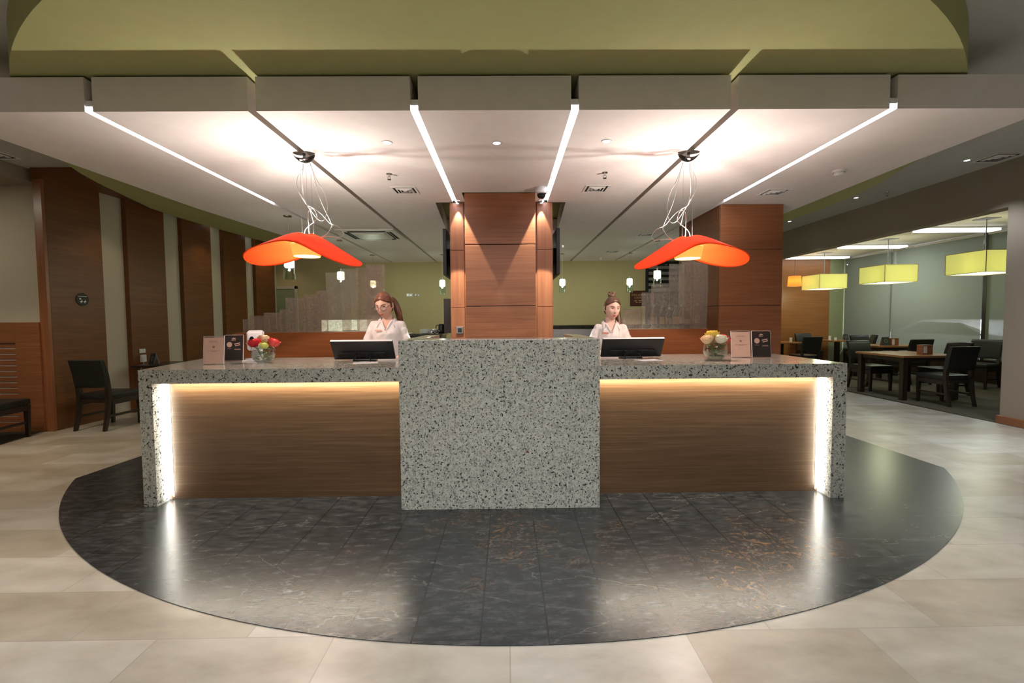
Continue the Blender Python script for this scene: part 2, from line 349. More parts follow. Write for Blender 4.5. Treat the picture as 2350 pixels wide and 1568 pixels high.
# ------------------------------------------------------------------ setting: floors, walls, ceilings
DC = (.05, 3.12); DR = 4.66
b = BM(); box(b, -9,6.36,-7,8.2,-.1,0); struct('floor', b, 'beige_marble')
b = BM()
a0 = math.asin((.66-DC[1])/DR); pts = seg_poly(DC[0],DC[1],DR, PI-a0, 2*PI+a0, 72)   # lower arc between the straight sides
pts = [(DC[0]+DR*math.cos(t), DC[1]+DR*math.sin(t)) for t in [PI-a0 + (PI+2*a0)*0 + k*((2*PI+a0)-(PI-a0))/72 for k in range(73)]]
pts += [(3.98,1.9),(3.9,3.6),(-3.85,3.6),(-3.85,1.4)]
prism(b, pts, 0.0005, .004); o = obj('floor_inlay', b, 'black_marble'); o['kind'] = 'structure'; o.name = 'trim_1'
b = BM(); prism(b, [(6.36,2.2),(6.42,3.6),(6.44,5.2),(6.4,9.95),(9.95,9.95),(9.95,1.0),(6.36,1.0)], -.1, .002); struct('floor.001', b, 'carpet')
b = BM(); prism(b, [(-9,-1),(-5.7,.3),(-5.86,1.5),(-5.9,1.9),(-6.06,2.5),(-9,2.5)], 0, .006); struct('floor.002', b, 'carpet_dark')
b = BM(); box(b, -6.15,6.4,7.87,8.0,0,3.37); struct('wall_back', b, 'paint_green')
b = BM(); prism(b, [(-6.3,2.71),(-5.960,2.71),(-5.643,8.0),(-6.3,8.0)], 0, 3.37); struct('wall_left', b, 'paint_cream')
b = BM(); box(b, -9,-5.975,2.70,2.84,0,3.37); struct('wall_alcove', b, 'paint_cream')
b = BM(); box(b, -9.1,-9,-7,2.6,0,3.37); struct('wall_far_left', b, 'paint_cream')
b = BM(); box(b, -9,6.6,-7.1,-7,0,3.37); struct('wall_front', b, 'paint_beige')
b = BM(); box(b, 6.4,6.6,-7,2.38,0,3.37); box(b, 6.4,6.6,2.38,8.0,2.78,3.37); box(b, 6.4,6.55,7.87,9.9,0,2.78); struct('wall_right', b, 'paint_beige')
b = BM(); box(b, 6.37,6.4,-7,2.38,0,.10,.004); box(b, 6.37,6.62,2.37,2.40,0,.10,.003); struct('baseboard_right', b, 'wood_red')
b = BM(); box(b, -9.1,6.6,-7.1,8.0,3.37,3.5); struct('ceiling', b, 'paint_ceiling_grey')
b = BM(); box(b, -9,-6.06,-7,2.70,3.21,3.37); struct('ceiling.001', b, 'paint_beige')
b = BM(); prism(b, [(4.64*math.cos(t)-.075, 3.06+4.64*math.sin(t)) for t in [PI+.40+(PI-.80)*k/72 for k in range(73)]] + [(4.43,1.49),(4.59,2.0),(4.74,2.45),(4.84,2.95),(4.92,3.76),(4.88,4.58),(4.8,5.6),(4.6,6.8),(4.3,7.86),(-4.6,7.86),(-5.0,6.6),(-5.12,5.9),(-5.19,4.98),(-5.25,4.0),(-5.22,3.4),(-5.06,2.8),(-4.93,2.3),(-4.78,1.84),(-4.57,1.38)], 3.08, 3.369)
obj_disc = struct('ceiling.002', b, 'paint_green_disc')
# dropped soffit in slabs with slots
SL = [-2.822,-1.722,-.621,.479,1.579,2.680]; hw = .027; ZS, ZT, YF, YB = 2.833, 3.062, -.24, 7.868
def slab(pts): 
    b = BM(); prism(b, pts, ZS, ZT); return struct('ceiling', b, 'paint_soffit')
slab([(-3.92,YF),(SL[0]-hw,YF),(SL[0]-hw,YB),(-3.60,YB),(-3.64,5.2),(-3.73,4.16),(-3.815,3.3),(-3.89,2.4),(-3.905,.7)])
slab([(SL[0]+hw,YF),(SL[1]-hw,YF),(SL[1]-hw,YB),(SL[0]+hw,YB)])
slab([(SL[1]+hw,YF),(SL[2]-hw,YF),(SL[2]-hw,2.2),(-.86,2.2),(-.97,4.2),(SL[2]-hw,4.2),(SL[2]-hw,YB),(SL[1]+hw,YB)])
slab([(SL[2]+hw,YF),(SL[3]-hw,YF),(SL[3]-hw,2.2),(.335,2.2),(.335,1.77),(-.497,1.77),(-.497,2.2),(SL[2]+hw,2.2)])
slab([(SL[2]+hw,3.9),(SL[3]-hw,3.9),(SL[3]-hw,YB),(SL[2]+hw,YB)])
slab([(SL[3]+hw,YF),(SL[4]-hw,YF),(SL[4]-hw,YB),(SL[3]+hw,YB),(SL[3]+hw,4.2),(.84,4.2),(.73,2.22),(SL[3]+hw,2.22)])
slab([(SL[4]+hw,YF),(SL[5]-hw,YF),(SL[5]-hw,YB),(SL[4]+hw,YB)])
slab([(SL[5]+hw,YF),(3.8,YF),(3.78,.8),(3.8,1.6),(3.84,2.9),(3.86,YB),(SL[5]+hw,YB)])
for i in (1,4):      # narrow slots keep running to the back wall
    pass
for k, i in enumerate((0,2,3,5)):
    b = BM(); y1 = 2.24 if i in (0,5) else 2.18
    box(b, SL[i]-.025, SL[i]+.025, YF+.03, y1, 2.850, 2.872)
    o = obj('led_strip', b, 'led_white'); tag(o, ['cool white light line in the ceiling slot at far left','cool white light line in the slot left of the wooden column','cool white light line in the slot right of the wooden column','cool white light line in the ceiling slot at far right'][k], 'strip light', 'light lines in the ceiling slots')
    b = BM(); box(b, SL[i]-.025, SL[i]+.025, YF+.01, y1, 2.8725, 2.91); obj('housing', b, 'led_housing', o)

# dining room shell
b = BM(); box(b, 6.58,10.05,1.0,10.0,3.12,3.25); struct('ceiling', b, 'paint_ceiling')
b = BM(); box(b, 6.4,9.45,9.86,10.0,0,3.12); struct('wall_dining_back', b, 'wood_amber')
b = BM(); box(b, 9.45,9.9,9.86,10.0,0,3.12); struct('wall_dining_corner', b, 'paint_sage')
b = BM(); box(b, 9.9,10.0,1.0,10.0,0,.47); struct('wall_dining_right', b, 'wood_dark')
b = BM(); box(b, 6.6,9.9,.9,1.0,0,3.12); struct('wall_dining_front', b, 'paint_beige')
for k, (y0, y1) in enumerate(((8.22,9.85),(5.98,8.19),(3.0,5.88),(1.0,2.97))):
    b = BM(); box(b, 9.93,9.955,y0,y1,.47,3.12); pane = obj('window_%d' % (k+1), b, 'glass_clear'); pane['kind'] = 'structure'
m = bpy.data.materials.new('blind_fabric'); m.use_nodes = True; MATS['blind_fabric'] = m; nt = m.node_tree; nt.nodes.clear()
out = N(nt,'ShaderNodeOutputMaterial'); d = N(nt,'ShaderNodeBsdfDiffuse'); d.inputs[0].default_value = (.235,.25,.175,1); t = N(nt,'ShaderNodeBsdfTransparent')
tl = N(nt,'ShaderNodeBsdfTranslucent'); tl.inputs[0].default_value = (.3,.33,.27,1); m1 = N(nt,'ShaderNodeMixShader'); m1.inputs[0].default_value = .3
nz = N(nt,'ShaderNodeTexNoise', Scale=300.0); f = ramp(nt, nz.outputs['Fac'], [(.3,(.2,)*3),(.7,(.32,)*3)])
m2 = N(nt,'ShaderNodeMixShader'); nt.links.new(d.outputs[0],m1.inputs[1]); nt.links.new(tl.outputs[0],m1.inputs[2]); nt.links.new(f,m2.inputs[0]); nt.links.new(m1.outputs[0],m2.inputs[1]); nt.links.new(t.outputs[0],m2.inputs[2]); nt.links.new(m2.outputs[0],out.inputs[0])
for k, (y0, y1, lb) in enumerate(((8.22,9.84,'pale green roller blind at the far corner of the dining area'),(5.98,8.19,'wide pale green roller blind between the corner blind and the dark mullion'),(3.0,5.88,'pale green roller blind right of the thick dark mullion'))):
    t = thing('roller_blind', lb, 'blind', (9.88,(y0+y1)/2,3.1), 0, 'roller blinds along the dining windows')
    h = (y1-y0)/2; b = BM(); box(b, -.002,.002,-h,h,-2.60,-.03); obj('fabric', b, 'blind_fabric', t)
    b = BM(); cyl(b, .025, (0,-h,-.02), (0,h,-.02)); obj('roller', b, 'white_metal', t, True); b = BM(); box(b, -.008,.008,-h,h,-2.63,-2.60); obj('hem_bar', b, 'steel', t)
b = BM(); box(b, 9.88,9.96,5.885,5.965,.47,3.12,.004); struct('trim_2', b, 'black_plastic')
b = BM(); box(b, 9.905,9.96,8.19,8.22,.47,3.12,.004); struct('trim_3', b, 'steel')
# outside: ground and parked car
b = BM(); box(b, 10.06,24,-4,22,-.15,-.05); o = obj('street', b, 'asphalt'); o['kind'] = 'structure'; o.name = 'ground'
def car():
    t = thing('car', 'pale car parked outside, seen dimly through the dining blinds', 'car', (12.6,8.9,-.05), math.radians(96))
    prof = [(-2.1,.35),(-2.15,.62),(-1.95,.86),(-1.15,.95),(-.55,1.32),(.55,1.36),(1.25,.98),(1.95,.88),(2.15,.66),(2.12,.35)]
    b = BM(); M = Matrix.Rotation(PI/2,4,'X'); prism(b, prof, -.85,.85, M, .05); obj('body', b, 'car_paint', t, 'auto')
    gl = [(-1.02,.96),(-.5,1.26),(.5,1.30),(1.1,.99)]
    for s in (-1,1):
        b = BM(); prism(b, gl, .845*s-.01,.87*s+.01 if s>0 else .87*s+.03, M); obj('window', b, 'black_gloss', t)
        for x in (-1.35,1.35):
            b = BM(); cyl(b, .33, (x,.72*s,.33), (x,.9*s,.33), 24); wh = obj('wheel', b, 'tyre', t, 'auto'); b = BM(); cyl(b, .2, (x,.9*s,.33), (x,.915*s,.33), 16); obj('hubcap', b, 'steel', wh, 'auto')
car()
lamp('outside_fill', 'AREA', (11.6,7.6,3.2), 600, (.9,.95,1), size=1.2)  # light added outside so the car shows through the blinds

# left wall: five wood fins, canopy, alcove grille cabinet
fx = lambda y: -5.90+.06*(y-2.5)
for k, (y0, y1) in enumerate(((2.54,3.28),(3.70,4.41),(4.80,5.52),(5.88,6.58),(6.92,7.66))):
    b = BM(); prism(b, [(fx(y0)-.073,y0),(fx(y0),y0),(fx(y1),y1),(fx(y1)-.073,y1)], 0, 3.30); o = obj('wall_fin', b, 'wood_fin')
    tag(o, ['tall dark wood wall fin nearest the front, with a round black sign','second wood wall fin from the front, behind the small wall table','third wood wall fin from the front on the left wall','fourth wood wall fin from the front, narrow','last wood wall fin on the left, beside the green door'][k], 'wall panel', 'wood fins along the left wall')
b = BM(); prism(b, [(-5.99,2.54),(-5.2,2.54),(-4.9,7.8),(-5.99,7.8)], 3.301, 3.369); o = struct('trim_4', b, 'wood_fin')
b = BM(); box(b, -6.0,-5.3,2.47,2.53,3.245,3.369,.004); struct('trim_5', b, 'wood_fin')
b = BM(); box(b, -6.0,-5.893,2.49,2.535,0,3.24,.004); struct('trim_6', b, 'wood_red_vertical')
t = thing('grille_cabinet', 'low wooden cabinet with horizontal grille slots in the left alcove', 'cabinet', (-7.24,2.49,0))
b = BM(); box(b, -1.1,1.22,.010,.2,0,1.415); obj('back_panel', b, 'white_metal', t)
b = BM(); box(b, .93,1.24,-.02,.015,0,1.42,.004); box(b, -1.1,.93,-.02,.015,1.16,1.42,.004); box(b, -1.1,.93,-.02,.015,0,.06,.004)
obj('frame', b, 'wood_red', t)
for k in range(15):
    z = .068+k*.0735; b = BM(); box(b, -1.1,.93,0,.009,z,z+.055,.001); obj('slat', b, 'wood_red', t)
o_ = BM(); box(o_, -.13,.13,-.012,.012,-.045,.045,.003); sk = obj('wall_socket', o_, 'black_plastic', None, False, (-6.50,2.478,.35)); tag(sk, 'black socket plate on the slats of the low grille cabinet', 'socket')

# round sign on first fin, box and switch on second fin
M = Matrix.Translation((fx(2.95)+.001,2.95,1.73)) @ Matrix.Rotation(PI/2-.06,4,'Z') @ Matrix.Rotation(PI/2,4,'X')
t = thing('round_sign', 'round black sign with white symbols on the first wood fin', 'sign', (0,0,0))
b = BM(); lathe(b, [(0,0),(.088,0),(.088,.008),(0,.008)], segs=32, M=M); obj('disc', b, 'slate', t)
b = BM()
box(b, -.062,.062,.038,.044,.0085,.0095, M=M)
for cx in (-.018,.032):
    box(b, cx-.018,cx+.018,-.036,-.022,.0085,.0095, M=M); 
    prism(b, [(cx-.004,-.022),(cx+.004,-.022),(cx+.012,-.006),(cx+.006,-.004)], .0085,.0095, M=M); prism(b, [(cx-.008,-.036),(cx,-.036),(cx-.002,-.052),(cx-.010,-.050)], .0085,.0095, M=M)
b2 = BM(); lathe(b, [(0,.0085),(.012,.0085),(.012,.0095),(0,.0095)], -.034,.010, M=M, segs=12); obj('symbols', b, 'ink_white', t)
t = thing('switch_plate', 'white double switch plate on the second wood fin', 'switch', (fx(3.87),3.87,.955)); b = BM(); box(b, .001,.012,-.06,.06,-.033,.033,.004); obj('plate', b, 'white_plastic', t)
b = BM(); box(b, .012,.016,-.045,-.005,-.02,.02,.002); box(b, .012,.016,.005,.045,-.02,.02,.002); obj('rocker', b, 'white_metal', t)
t = thing('wall_charger', 'white charger box with hanging cord under the switch plate', 'charger', (fx(3.87),3.87,.835)); b = BM(); box(b, .001,.03,-.05,.05,-.058,.058,.006); obj('case', b, 'white_plastic', t)
b = BM(); tube(b, catmull([(.02,.0,-.058),(.03,-.03,-.10),(.05,-.12,-.2),(.04,-.14,-.35),(.06,-.11,-.48)]), .004, 6); obj('cord', b, 'cable_white', t, True)
# green door by the last fin
b = BM(); box(b, -5.72,-5.20,7.835,7.868,0,2.2,.003); d1 = obj('door_1', b, 'paint_sage'); d1['kind'] = 'structure'
b = BM(); box(b, -5.78,-5.72,7.82,7.868,0,2.27,.003); box(b, -5.2,-5.14,7.82,7.868,0,2.27,.003); box(b, -5.78,-5.14,7.82,7.868,2.2,2.27,.003); obj('frame', b, 'paint_cream', d1)

# ------------------------------------------------------------------ columns
def column_center():
    t = thing('center_column', 'wood-clad column standing behind the middle of the reception desk', 'column', (-.06,2.6,0))
    X = -.06
    b = BM(); box(b, -.69-X-.003,.567-X+.003,-.375,1.0,0,2.832); obj('core', b, 'wood_red_vertical', t)
    for z0, z1 in ((.0,.68),(.684,1.552),(1.560,2.250),(2.258,2.828)):
        b = BM(); box(b, -.469-X,.33-X,-.82,-.376,z0,z1,.003); obj('front_panel', b, 'wood_red', t)
    b = BM(); box(b, -.462-X,.323-X,-.812,-.376,.0,2.828); obj('backing', b, 'black_void', t)
    for s, (x0, x1) in enumerate(((-.685,-.52),(.375,.562))):
        for z0, z1 in ((0,.68),(.684,1.552),(1.558,2.252),(2.258,2.828)):
            b = BM(); box(b, x0-X,x1-X,-.392,-.377,z0,z1,.003); obj('wing_panel', b, 'wood_red_vertical', t)
column_center()
t = thing('wall_outlet', 'square grey metal socket at the left foot of the wooden center column', 'socket', (-.585,2.206,1.275))
b = BM(); box(b, -.043,.043,-.012,0,-.043,.043,.004); obj('plate', b, 'steel', t); b = BM(); box(b, -.024,.024,-.016,-.012,-.026,.026,.002); obj('insert', b, 'black_plastic', t)
t = thing('side_column', 'large wood-clad column to the right of the bar', 'column', (3.11,3.0,0))
b = BM(); box(b, -.39,.39,-.62,.75,0,2.831); obj('core', b, 'black_void', t)
for z0, z1 in ((0,.68),(.684,1.552),(1.558,2.264),(2.268,2.831)):
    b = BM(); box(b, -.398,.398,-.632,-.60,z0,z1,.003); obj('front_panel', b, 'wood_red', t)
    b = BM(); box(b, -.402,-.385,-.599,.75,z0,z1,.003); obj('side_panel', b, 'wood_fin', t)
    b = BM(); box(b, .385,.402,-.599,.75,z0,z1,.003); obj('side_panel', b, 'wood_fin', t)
for x, rz, lb in ((.63,0,'black flat television on the right side of the center column'),(-.755,PI,'black flat television on the left side of the center column')):
    t = thing('television', lb, 'television', (x,2.78,2.25), rz, 'televisions on the center column')
    b = BM(); box(b, .0,.045,-.42,.42,-.28,.30,.006); obj('housing', b, 'black_plastic', t); b = BM(); box(b, .045,.047,-.40,.40,-.26,.28); obj('screen', b, 'black_gloss', t)
    b = BM(); box(b, -.06,.0,-.1,.1,-.1,.1,.004); obj('bracket', b, 'black_plastic', t)
for x, lb in ((-.585,'small spot lamp at the top left of the center column'),(.43,'small spot lamp at the top right of the center column')):
    t = thing('spot_lamp', lb, 'spot light', (x,2.13,2.80), 0, 'spots lighting the center column')
    b = BM(); lathe(b, [(.03,.03),(.032,0),(.026,-.002),(.024,.02)], segs=20); obj('housing', b, 'chrome', t, 'auto'); b = BM(); lathe(b, [(0,.01),(.023,.01)], segs=20); obj('lens', b, 'downlight_glow', t)
    lamp('spot_light', 'SPOT', (0,-.405,-.0), 250, (1,.95,.88), rot=(math.radians(5),0,0), size=.012, spot=math.radians(54), blend=.12, parent=t)
    lamp('spot_light', 'SPOT', (0,.035,.0), 45, (.95,.97,1), rot=(math.radians(3),0,0), size=.01, spot=math.radians(46), blend=.3, parent=t)

# ------------------------------------------------------------------ reception desk
DT = 1.046
desk = thing('reception_desk', 'long speckled granite reception desk with wood front and raised middle block', 'reception desk', (0,0,0))
b = BM(); prism(b, [(-2.772,0),(-.792,0),(-.792,1.06),(-2.99,1.06)], DT-.105, DT); obj('countertop', b, 'granite', desk, label='left granite countertop')
b = BM(); prism(b, [(.674,0),(2.589,0),(2.60,1.04),(.674,1.04)], DT-.105, DT); obj('countertop', b, 'granite', desk, label='right granite countertop')
b = BM(); prism(b, [(-2.772,0),(-2.672,0),(-2.672,.19),(-2.88,1.06),(-2.99,1.06)], 0, DT-.106); obj('side_panel', b, 'granite', desk)
b = BM(); prism(b, [(2.482,0),(2.589,0),(2.60,1.04),(2.49,1.04)], 0, DT-.106); obj('side_panel', b, 'granite', desk)
b = BM(); box(b, -2.671,-.792,.150,.175,.0,DT-.107); obj('front_panel', b, 'wood_desk', desk)
b = BM(); box(b, .674,2.481,.150,.175,.0,DT-.107); obj('front_panel', b, 'wood_desk', desk)
b = BM(); box(b, -.792,.674,-.122,.19,0,1.2566,.002); obj('middle_block', b, 'granite', desk, label='raised granite middle block')
b = BM(); box(b, -.792,-.665,.191,1.05,0,1.2566,.002); obj('divider', b, 'granite', desk)
b = BM(); box(b, .545,.674,.191,.98,0,1.2566,.002); obj('divider', b, 'granite', desk)
for x0, x1 in ((-2.64,-.80),(.68,2.45)):
    b = BM(); box(b, x0,x1,.108,.126,DT-.117,DT-.1065); obj('led_strip', b, 'led_warm', desk, label='warm light line under the countertop')
for x0, x1 in ((-2.62,-.80),(.68,2.43)):
    lamp('counter_led', 'AREA', ((x0+x1)/2,.118,DT-.12), 16, (1,.91,.76), size=x1-x0, size_y=.012, parent=desk)
lamp('side_led', 'AREA', (-2.652,.130,.48), 17, (.93,.97,1), rot=(0,PI/2,0), size=.88, size_y=.012, parent=desk)
lamp('side_led', 'AREA', (2.462,.130,.48), 17, (.93,.97,1), rot=(0,-PI/2,0), size=.88, size_y=.012, parent=desk)
for x, s in ((-2.653,1),(2.463,-1)):
    b = BM(); box(b, x-.002, x+.002, .1465,.1495,.02,DT-.13); obj('led_strip', b, 'led_cool', desk, label='cool light line beside the side panel')
for x0, x1 in ((-2.6,-.8),(.68,2.4)):
    b = BM(); box(b, x0,x1,.20,.95,.0,.04); obj('plinth', b, 'wood_dark', desk)

# ------------------------------------------------------------------ orange pendants
def pendant(x, y, mirror, label, dz, rz=0):
    t = thing('orange_pendant', label, 'pendant lamp', (x,y,2.833), rz, 'orange pendants over the desk')
    zc = -.63-dz        # crest below ceiling
    nu, nv = 48, 22; L, Wd = .55, .29
    def P(u, v):         # u -1..1 across, v -1..1 front/back
        half = Wd*math.sqrt(max(0,1-abs(u)**2.2))
        a = abs(u)*L; k = .12
        drop = (math.sqrt(a*a+k*k)-k)*.46
        lo = u*mirror > 0; drop *= 1.40 if lo else 1.18; X = math.copysign(a*(.84 if lo else .95), u); Y = v*half
        Z = zc - drop - .125*v*v*(1-abs(u)**2.2)*(1-.35*abs(u)) + (.08*u*mirror*v)*math.sqrt(max(0,1-abs(u)**2.2))
        return Vector((X, Y, Z))
    b = BM(); vs = {}
    for i in range(nu+1):
        for j in range(nv+1):
            u = -1+2*i/nu; u = math.sin(u*PI/2); v = -1+2*j/nv
            vs[i,j] = b.verts.new(P(u*.9999, v))
    for i in range(nu):
        for j in range(nv):
            c = sum((vs[i+a,j+d].co for a,d in ((0,0),(1,0),(1,1),(0,1))), Vector())/4
            if abs(c.x) < .065 and abs(c.y) < .13: continue     # slot above the diffuser, shaped to fan lamp light onto the ceiling
            b.faces.new((vs[i,j],vs[i+1,j],vs[i+1,j+1],vs[i,j+1]))
    bmesh.ops.remove_doubles(b, verts=b.verts, dist=.0008)
    o = obj('shade', b, 'shade_orange', t, True); md = o.modifiers.new('s','SOLIDIFY'); md.thickness = .006; md.offset = 0
    b = BM(); lathe(b, [(.100,-.832-dz),(.108,-.835-dz),(.128,-.735-dz),(.122,-.73-dz),(.102,-.828-dz)], segs=32); d = obj('diffuser', b, 'glow_diffuser', t, True)
    b = BM(); lathe(b, [(0,-.826-dz),(.099,-.829-dz)], segs=32); obj('opening', b, 'glow_opening', d)
    b = BM(); sphere(b, (0,0,-.70-dz), .022); bl = obj('bulb', b, 'glow_bulb', t, True)
    # boat shaped canopy
    b = BM(); rings = []
    for i in range(13):
        u = -1+2*i/12; wv = .055*math.sqrt(max(.02,1-u*u)); z0 = -.055+.045*u*u
        rings.append([(u*.092, wv*math.cos(a), z0-(.022 if math.sin(a)<0 else -.004)*abs(math.sin(a))*(1-u*u*.6)) for a in [2*PI*k/14 for k in range(14)]])
    loft(b, rings); obj('canopy', b, 'chrome_dark', t, True)
    b = BM(); cyl(b, .012, (0,0,-.06), (0,0,-.0)); obj('stem', b, 'chrome_dark', t)
    b = BM(); sphere(b, (-.01,-.035,-.065), .009, s=(1.6,1,1)); obj('canopy_lens', b, 'downlight_glow', t)
    for sx, yy in ((-.045,.02),(.022,-.03),(.05,.03)):
        b = BM(); cyl(b, .0012, (sx*.9,yy*.4,-.07), (sx,yy,zc-.02), 5); obj('suspension_wire', b, 'steel', t)
    m_ = mirror
    def cv(pts, ph):     # cord control points: (sideways mm/3.8, down mm/3.8)
        return [(((540+x/4.9)-697)*.0038*m_, .022*math.sin(i*1.7+ph), (-.02-((320+y/4.9)-352)*.0038)*(.645+dz)/.68) for i,(x,y) in enumerate(pts)]
    for ph, c in enumerate((
        [(745,300),(700,330),(685,430),(710,550),(780,680),(850,790),(930,860),(985,840),(1000,700),(975,560),(910,420),(830,235)],
        [(745,235),(748,300),(762,340),(745,450),(735,560),(775,665),(830,760),(850,880)],
        [(720,1050),(770,950),(870,870),(885,820),(850,730),(810,760),(800,900),(795,1030),(860,1055),(990,1020),(1045,930),(1035,880),(940,640),(885,400),(830,235)],
        [(880,1070),(1000,1035),(1130,1040),(1170,1000),(1130,930),(1040,890),(930,780),(850,720),(780,680),(720,580)])):
        b = BM(); tube(b, catmull(cv(c, ph), 6), .0024, 6); obj('cord', b, 'cable_white', t, True)
    lamp('pendant_light', 'POINT', (0,0,-.668-dz), 68, (1,.935,.85), size=.012, parent=t)
    lamp('pendant_light', 'POINT', (0,0,-.87-dz), 27, (1,.88,.76), size=.04, parent=t)
    return t
pendant(-1.72,.55, 1, 'orange leaf-shaped pendant lamp over the left half of the desk', .04)
pendant(1.585,.57,-1, 'orange leaf-shaped pendant lamp over the right half of the desk', .08)

# ------------------------------------------------------------------ small glass pendants at the back
def glass_pendant(x, y, label, first=[None]):
    if first[0]: return dup(first[0], (x,y,2.833), label=label)
    t = thing('glass_pendant', label, 'pendant lamp', (x,y,2.833), 0, 'small glass pendants over the back area')
    b = BM(); lathe(b, [(0,-.012),(.055,-.012),(.06,0)], segs=20); obj('canopy', b, 'chrome', t, 'auto')
    b = BM(); cyl(b, .002, (0,0,0), (0,0,-.54), 6); cyl(b, .012, (0,0,-.50), (0,0,-.55), 10); obj('cord', b, 'steel', t)
    b = BM(); lathe(b, [(0,-.55),(.045,-.555),(.062,-.57),(.064,-.68),(.05,-.695),(0,-.698)], segs=20); obj('lamp_glass', b, 'pendant_white', t, True)
    b = BM(); lathe(b, [(.070,-.545),(.072,-.55),(.072,-.86),(.066,-.86),(.066,-.55)], segs=20); obj('outer_glass', b, 'glass_green', t, 'auto')
    first[0] = t
    return t
for (x, y), lb in zip(((-2.96,2.85),(-2.95,4.75),(-2.92,6.6),(-1.41,6.6),(1.22,6.6),(2.70,6.6),(2.78,5.0)),
    ('glass pendant hanging behind the left orange pendant, nearest of its row','glass pendant seen above the stepped glass screens, second of the left row','glass pendant farthest back in the left row, glowing behind the tallest glass screens','glass pendant just left of the center column','glass pendant just right of the center column','glass pendant hanging over the brown café sign','glass pendant nearest the right bar, in front of the dark window')):
    t = glass_pendant(x, y, lb)
    lamp('glass_pendant_light', 'POINT', (x,y,2.115), 11, (1,.98,.84), size=.012)
lamp('back_bar_light', 'AREA', (0,5.6,2.82), 34, (1,.97,.86), size=2.5, size_y=1.2)

# ------------------------------------------------------------------ ceiling fittings
def vent(x, y, z, s, label, first={}):
    if s in first: return dup(first[s], (x,y,z), label=label)
    t = thing('ceiling_vent', label, 'vent', (x,y,z), 0, 'square vents in the ceiling')
    b = BM()
    for r0, r1, zz in ((s/2,s/2-.022,-.006),):
        box(b,-r0,r0,-r0,-r1,zz,0); box(b,-r0,r0,r1,r0,zz,0); box(b,-r0,-r1,-r1,r1,zz,0); box(b,r1,r0,-r1,r1,zz,0)
    obj('frame', b, 'white_metal', t)
    b = BM(); box(b,-s/2+.02,s/2-.02,-s/2+.02,s/2-.02,-.0015,-.0005); obj('backing', b, 'black_void', t)
    for r in (s*.34, s*.22, s*.10):
        b = BM(); bb = bmesh.new(); R = []
        for rr, zz in ((r,-.003),(r-.018,-.014),(r-.022,-.012),(r-.004,-.001)): R.append([(rr,rr,zz),(-rr,rr,zz),(-rr,-rr,zz),(rr,-rr,zz)])
        bb.free(); loft(b, R+[R[0]], cap=False); obj('louvre', b, 'white_metal', t)
    first[s] = t; return t
for x, y, z, s, lb in ((-1.108,1.67,2.833,.27,'square vent over the left clerk'),(.992,1.645,2.833,.27,'square vent over the right clerk'),(3.07,1.83,2.833,.27,'square vent right of the far right light line'),
    (2.376,4.38,2.833,.271,'square vent between the right pendant and the right column'),(2.247,6.3,2.833,.271,'square vent in the back right ceiling, farthest of the row'),(6.15,2.3,3.37,.34,'dark vent near the beige wall at the right edge'),(-5.95,2.0,3.37,.34,'dark vent at the left edge of the ceiling')):
    vent(x, y, z, s, lb)
def downlight(x, y, z, label, g, first=[None]):
    if first[0]: return dup(first[0], (x,y,z), label=label, group=g)
    t = thing('downlight', label, 'downlight', (x,y,z), 0, g)
    b = BM(); lathe(b, [(.030,-.001),(.030,-.004),(.044,-.004),(.045,0)], segs=24); obj('ring', b, 'white_metal', t)
    b = BM(); lathe(b, [(0,-.0015),(.030,-.0015)], segs=24); obj('lens', b, 'downlight_glow', t); first[0] = t; return t
for x, y, z, lb, g in ((-.953,.316,2.833,'downlight left of the left column light line','downlights over the desk'),(-.071,.336,2.833,'downlight between the two column light lines','downlights over the desk'),(.816,.311,2.833,'downlight right of the right column light line','downlights over the desk'),
    (5.85,2.39,3.37,'downlight nearest the front in the right aisle','downlights in the right aisle'),(5.8,4.16,3.37,'middle downlight of the right aisle','downlights in the right aisle'),(5.82,5.97,3.37,'farthest downlight of the right aisle','downlights in the right aisle'),
    (-5.62,5.55,3.30,'nearer downlight above the left wood fins','downlights above the wood fins'),(-5.55,6.75,3.30,'farther downlight above the left wood fins','downlights above the wood fins')):
    downlight(x, y, z, lb, g)
def sprinkler(x, y, z, label, first=[None]):
    if first[0]: return dup(first[0], (x,y,z), label=label)
    t = thing('sprinkler', label, 'sprinkler', (x,y,z), 0, 'sprinkler heads in the ceiling')
    b = BM(); lathe(b, [(.03,0),(.028,-.006),(.010,-.008),(.009,-.03),(0,-.03)], segs=16); obj('escutcheon', b, 'chrome', t, 'auto')
    b = BM(); tube(b, [(.012,0,-.025),(.016,0,-.04),(.003,0,-.055)], .003, 6); tube(b, [(-.012,0,-.025),(-.016,0,-.04),(-.003,0,-.055)], .003, 6); obj('arms', b, 'chrome', t)
    b = BM(); lathe(b, [(0,-.054),(.018,-.054),(.018,-.058),(0,-.058)], segs=12); obj('deflector', b, 'chrome_dark', t); first[0] = t; return t
for x, y, z, lb in ((-1.138,1.1,2.833,'sprinkler head over the desk left of the column'),(.97,1.097,2.833,'sprinkler head over the desk right of the column'),(1.087,5.4,2.833,'sprinkler head over the back area beside the television'),(6.05,3.84,3.37,'sprinkler head in the grey ceiling of the right aisle')):
    sprinkler(x, y, z, lb)
for x, y, z, sc, lb in ((3.27,1.08,2.833,1,'round white smoke detector at the right end of the soffit'),(2.217,7.3,2.833,.8,'small smoke detector near the back wall')):
    t = thing('smoke_detector', lb, 'smoke detector', (x,y,z), 0, 'smoke detectors')
    b = BM(); lathe(b, [(.06*sc,0),(.06*sc,-.015),(.052*sc,-.02)], segs=24); obj('base', b, 'white_metal', t, 'auto')
    b = BM(); lathe(b, [(.045*sc,-.02),(.047*sc,-.035),(.035*sc,-.05),(0,-.053)], segs=24); obj('cap', b, 'white_metal', t, 'auto')
